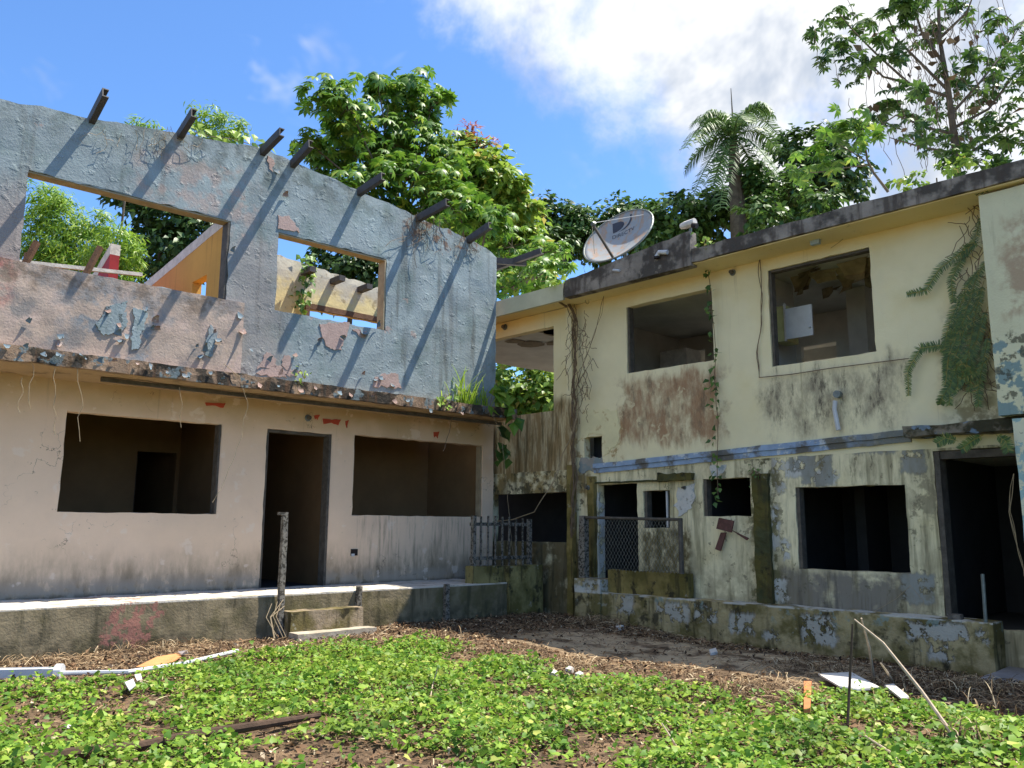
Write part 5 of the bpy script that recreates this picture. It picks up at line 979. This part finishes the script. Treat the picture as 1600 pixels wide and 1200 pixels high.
def cover():
    P = []; n = 0
    while n < 230000:
        x = random.uniform(-8, 8); y = random.uniform(2.2, 10.9); e = lawn_edge(x) + .35 * noise.noise(Vector((x * 1.7, 0, 3)))
        n += 1
        if y > e: continue
        dn = noise.noise(Vector((x * 1.1, y * 1.1, 8))) + .6 * noise.noise(Vector((x * 3, y * 3, 2))); px, py = inpx((x, y, 0))
        keep = .95 if dn > -.22 else (.5 if dn > -.4 else .12)
        for bx, by, rx, ry in BARE:
            q = ((px - bx) / rx) ** 2 + ((py - by) / ry) ** 2
            if q < 1.3: keep *= .12 if q < .8 else .45
        if e - y < .5: keep *= .35 + 1.2 * (e - y)
        if random.random() > keep: continue
        hh = .02 + .13 * max(0, .5 + dn) * random.random()
        P.append((x, y, gz(x, y) + hh * (1.5 if random.random() < .06 else 1)))
    P = np.array(P); N = len(P); nrm = unit(np.array([0, 0, 1.]) + rng.normal(size=(N, 3)) * .5); d = rng.normal(size=(N, 3)); d[:, 2] -= .25
    V, Fq = scatter(*T_HEART, P, nrm, d, (.018 + .045 * rng.random(N) ** 1.7))
    o = npmesh('creeper_cover', V, Fq, LM_COVER); tag(o, 'bright green heart-leaved creeper carpeting the yard', 'ground cover', kind='stuff')
    # bigger leaves at the right corner of the frame
    B = np.array([[onz(random.gauss(1585, 25), random.uniform(1135, 1200), .15)[i] for i in range(3)] for _ in range(46)]); N = len(B); nrm = unit(np.array([0, 0, 1.]) + rng.normal(size=(N, 3)) * .4); d = rng.normal(size=(N, 3))
    V, Fq = scatter(*T_HEART, B, nrm, d, .075 * (.6 + .7 * rng.random(N))); o = npmesh('broad_weed', V, Fq, LM_COVER, loc=tuple(onz(1580, 1190, 0))); tag(o, 'large-leaved weeds in the bottom right corner', 'weeds', kind='stuff')
cover()
def straw():
    V = []; Fq = []
    def strand(x, y, z, L, w, rise):
        a = random.uniform(0, 6.283); k = 4; p = np.array([x, y, z]); b = len(V)
        for j in range(k + 1):
            s = np.array([-math.sin(a), math.cos(a), 0]) * w; hz = rise * math.sin(math.pi * j / k); q = p + np.array([0, 0, hz]); V.append(q - s); V.append(q + s + np.array([0, 0, w])); p = p + np.array([math.cos(a), math.sin(a), 0]) * (L / k); a += random.gauss(0, .22)
        for j in range(k): Fq.append((b + 2 * j, b + 2 * j + 1, b + 2 * j + 3, b + 2 * j + 2))
    n = 0
    while n < 15000:
        x = random.uniform(-7, 6.5); y = random.uniform(5, 14.5); p = Vector((x, y, 0)); e = lawn_edge(x)
        if p.dot(iL) > 10.3 or p.dot(iR) > 10.1 and p.dot(dR) < 9.05: continue
        if y < e - .6 and random.random() > .12: continue
        if p.dot(iR) > 11.5: continue
        if 7.4 < p.dot(iR) < 8.9 and 3.5 < p.dot(dR) < 8.2 and random.random() < .7: n += 1; continue
        n += 1; strand(x, y, gz(x, y) + .012, random.uniform(.04, .2), random.uniform(.0015, .0045), random.uniform(0, .03))
    for (px, py, r, m, hgt) in ((745, 950, .55, 900, .22), (870, 945, .5, 700, .25), (690, 960, .5, 500, .12), (1280, 1050, .6, 300, .08), (1480, 1075, .6, 500, .1), (920, 975, .5, 400, .12), (870, 1040, .4, 400, .1), (60, 1030, .5, 300, .06), (230, 1010, .7, 500, .08), (1180, 1085, .4, 300, .1)):
        c = onz(px, py, 0)
        for i in range(m):
            dx, dy = random.gauss(0, r * .6), random.gauss(0, r * .5); q = math.exp(-(dx * dx + dy * dy) / (r * r)); X = c.x + dx; Y = c.y + dy; pp = Vector((X, Y, 0))
            if pp.dot(iL) > 10.3 and pp.dot(dL) < 9.9: continue
            if pp.dot(iR) > 10.08 and pp.dot(dR) < 9.0: continue
            strand(X, Y, gz(X, Y) + hgt * q * random.random(), random.uniform(.06, .35), random.uniform(.0012, .0036), random.uniform(.0, .08))
    o = npmesh('dry_straw', np.array(V), np.array(Fq), LM_STRAW); tag(o, 'dry brown straw and stems strewn in front of both houses', 'straw', kind='stuff')
    P = []
    while len(P) < 48000:
        x = random.uniform(-7.5, 6.5); y = random.uniform(3, 14); p = Vector((x, y, 0))
        if p.dot(iL) > 10.33 or (p.dot(iR) > 10.12 and p.dot(dR) < 9.05) or p.dot(iR) > 11: continue
        if 7.4 < p.dot(iR) < 8.9 and 3.5 < p.dot(dR) < 8.2 and random.random() < .85: continue
        P.append((x, y, gz(x, y) + random.uniform(.005, .04)))
    P = np.array(P); N = len(P); nrm = unit(np.array([0, 0, .8]) + rng.normal(size=(N, 3)) * .45); d = rng.normal(size=(N, 3)); V, Fq = scatter(*T_LEAF, P, nrm, d, (.012 + .05 * rng.random(N) ** 1.5))
    o = npmesh('leaf_litter', V, Fq, LM_LITTER); tag(o, 'brown leaf litter over the bare soil', 'litter', kind='stuff')
straw()
# long things lying about
def gpt(x, y, h=.03):
    p = onz(x, y, 0); p = onz(x, y, gz(p.x, p.y) + h); return p
t = root('fallen_gutter', gpt(60, 1058), 'white plastic gutter with a thin pipe lying before the porch', 'gutter')
a, b = gpt(-60, 1055, .05), gpt(92, 1052, .05); sd = (b - a).cross(Vector((0, 0, 1))).normalized()
g = Geo()
for (o0, o1, h0, h1) in ((-.06, -.05, -.04, .05), (.05, .06, -.04, .05), (-.05, .05, .035, .045)):
    V = [p + sd * o + Vector((0, 0, h)) for p in (a, b) for o in (o0, o1) for h in (h0, h1)]; g.add(V, [(0, 1, 3, 2), (4, 6, 7, 5), (0, 4, 5, 1), (2, 3, 7, 6), (0, 2, 6, 4), (1, 5, 7, 3)])
g.mk('trough', M_PVC, t); c = b + (b - a).normalized() * .03
Geo().tube([b - (b - a).normalized() * .03, c], .085, 10).mk('coupling', M_PVC, t); Geo().tube([c, gpt(200, 1050, .05), gpt(290, 1036, .04), gpt(371, 1017, .06)], .022, 8).mk('pipe', M_PVC, t)
def sheet(name, pts, h, th, mat, label, cat, wav=.02):
    P = [gpt(x, y, h + wav * math.sin(i * 1.9)) for i, (x, y) in enumerate(pts)]; n = len(P); V = P + [p - Vector((0, 0, th)) for p in P]
    return tag(mk(name, V, [tuple(range(n)), tuple(range(2 * n - 1, n - 1, -1))] + [(i, (i + 1) % n, n + (i + 1) % n, n + i) for i in range(n)], mat), label, cat)
M_CARD = plain('cardboard', srgb(190, 136, 88), .9, amt=.15, sc=8)
sheet('cardboard', [(212, 1042), (245, 1026), (275, 1021), (284, 1024), (270, 1034), (240, 1041)], .05, .012, M_CARD, 'tan piece of cardboard lying beyond the thin pipe', 'cardboard')
sheet('board', [(1278, 1052), (1330, 1050), (1376, 1074), (1340, 1077), (1312, 1072)], .08, .015, M_WHITE, 'flat white board on the ground before the plinth', 'board')
sheet('board', [(1382, 1070), (1396, 1068), (1420, 1088), (1410, 1092)], .08, .015, M_WHITE, 'narrow pale slat right of the flat white board', 'board')
sheet('scrap', [(195, 1066), (208, 1060), (212, 1070), (202, 1078)], .07, .01, M_PVC, 'grey scrap of plastic in the creeper left of the steps', 'scrap')
sheet('scrap', [(210, 1054), (220, 1052), (222, 1060), (214, 1063)], .08, .008, M_WHITE, 'small white scrap beside the grey plastic scrap', 'scrap')
sheet('scrap', [(100, 1132), (112, 1128), (118, 1138), (106, 1141)], .06, .008, M_WHITE, 'white scrap in the thin creeper at left', 'scrap')
sheet('scrap', [(278, 1018), (292, 1016), (294, 1020), (284, 1022)], .06, .008, M_WHITE, 'white paper scrap touching the cardboard', 'scrap')
sheet('scrap', [(1108, 1015), (1118, 1012), (1121, 1018), (1110, 1020)], .05, .03, M_WHITE, 'crumpled white scrap in the shade before the plinth', 'scrap')
sheet('scrap', [(962, 978), (974, 976), (975, 981), (964, 982)], .05, .03, M_WHITE, 'white litter near the left end of the plinth', 'scrap')
for i, (x, y) in enumerate(((835, 1047), (865, 1050), (905, 1052), (890, 1044))): sheet('stone', [(x - 7, y), (x, y - 4), (x + 7, y - 1), (x + 4, y + 3)], .06, .05, M_WHITE, ('leftmost', 'second', 'rightmost', 'farthest')[i] + ' of the pale stones edging the creeper in the middle', 'stone')['group'] = 'pale stones at the creeper edge'
p = [gpt(1262, 1108, 0), gpt(1262, 1066, .06)]
sheet('plank_offcut', [(1256, 1064), (1268, 1064), (1266, 1106), (1256, 1108)], .07, .03, plain('orange_wood', srgb(190, 118, 74), .8, amt=.15, sc=9), 'orange wooden offcut in the creeper below the white board', 'plank', 0)
for lab, x, y, n in (('pale dry grass tuft at the right edge of the creeper', 1500, 1165, 46), ('small dry grass tuft right of the long stick', 1545, 1120, 34), ('low dry grass tuft behind the white board', 1500, 1085, 40), ('wiry dry tuft at the creeper edge before the steps', 690, 1000, 26), ('wiry dry tuft beside the low mossy wall', 770, 955, 50)):
    blades('dry_grass', gpt(x, y, 0), n, .12, .32, .12, LM_STRAW, lab, 'grass', .004, 2.2, group='dry grass tufts')
def stick(pts, r, label, mat, cat='stick'): return tag(Geo().tube(pts, r, 6).mk('stick', mat), label, cat)
S = lambda x, y, d: at(x, y, d)
MS = plain('grey_stick', srgb(176, 158, 136), .85, amt=.2, sc=20); MD = plain('dark_stick', srgb(74, 60, 50), .85, amt=.2, sc=20)
stick([gpt(1525, 1215, 0), S(1490, 1150, 5.7), S(1440, 1080, 6.0), S(1380, 1005, 6.3), S(1335, 968, 6.5)], [.014, .013, .012, .01, .006], 'long bare stick leaning up out of the creeper at right', MS)
stick([gpt(1366, 1064, 0), S(1358, 1010, 7.9), S(1346, 966, 7.7)], [.012, .012, .008], 'short pale stick crossing the tip of the long stick', MS)
stick([gpt(1398, 1070, 0), S(1386, 1050, 7.5), S(1376, 1036, 7.4)], [.01, .01, .006], 'short pale twig right of the flat white board', MS)
stick([gpt(1324, 1140, 0), S(1327, 1080, 6.3), S(1331, 1000, 6.3), S(1332, 975, 6.3)], [.01, .01, .008, .006], 'thin dark upright stem in front of the plinth', MD)
stick([gpt(1425, 1210, 0), S(1390, 1175, 5.4), S(1352, 1150, 5.6)], [.01, .009, .006], 'pale stick at the bottom edge left of the long stick', MS)
stick([gpt(1080, 1210, 0), S(1060, 1170, 5.6), S(1034, 1130, 5.8)], [.006, .005, .004], 'thin dry stalk in the creeper at bottom centre', MS)
stick([gpt(670, 1105, 0), S(676, 1070, 7.4), S(685, 1040, 7.4)], [.005, .005, .003], 'thin dry stalk standing in the creeper left of centre', MS)
pts = [gpt(x, y, .06) for x, y in ((20, 1192), (110, 1178), (220, 1166), (300, 1150), (400, 1134), (500, 1118))]
tag(Geo().tube(pts, [.03, .036, .032, .036, .03, .02], 8).mk('log_edging', plain('wet_log', srgb(74, 58, 46), .9, amt=.35, sc=10, bump=.6)), 'dark half-buried log edging in the left foreground', 'log')
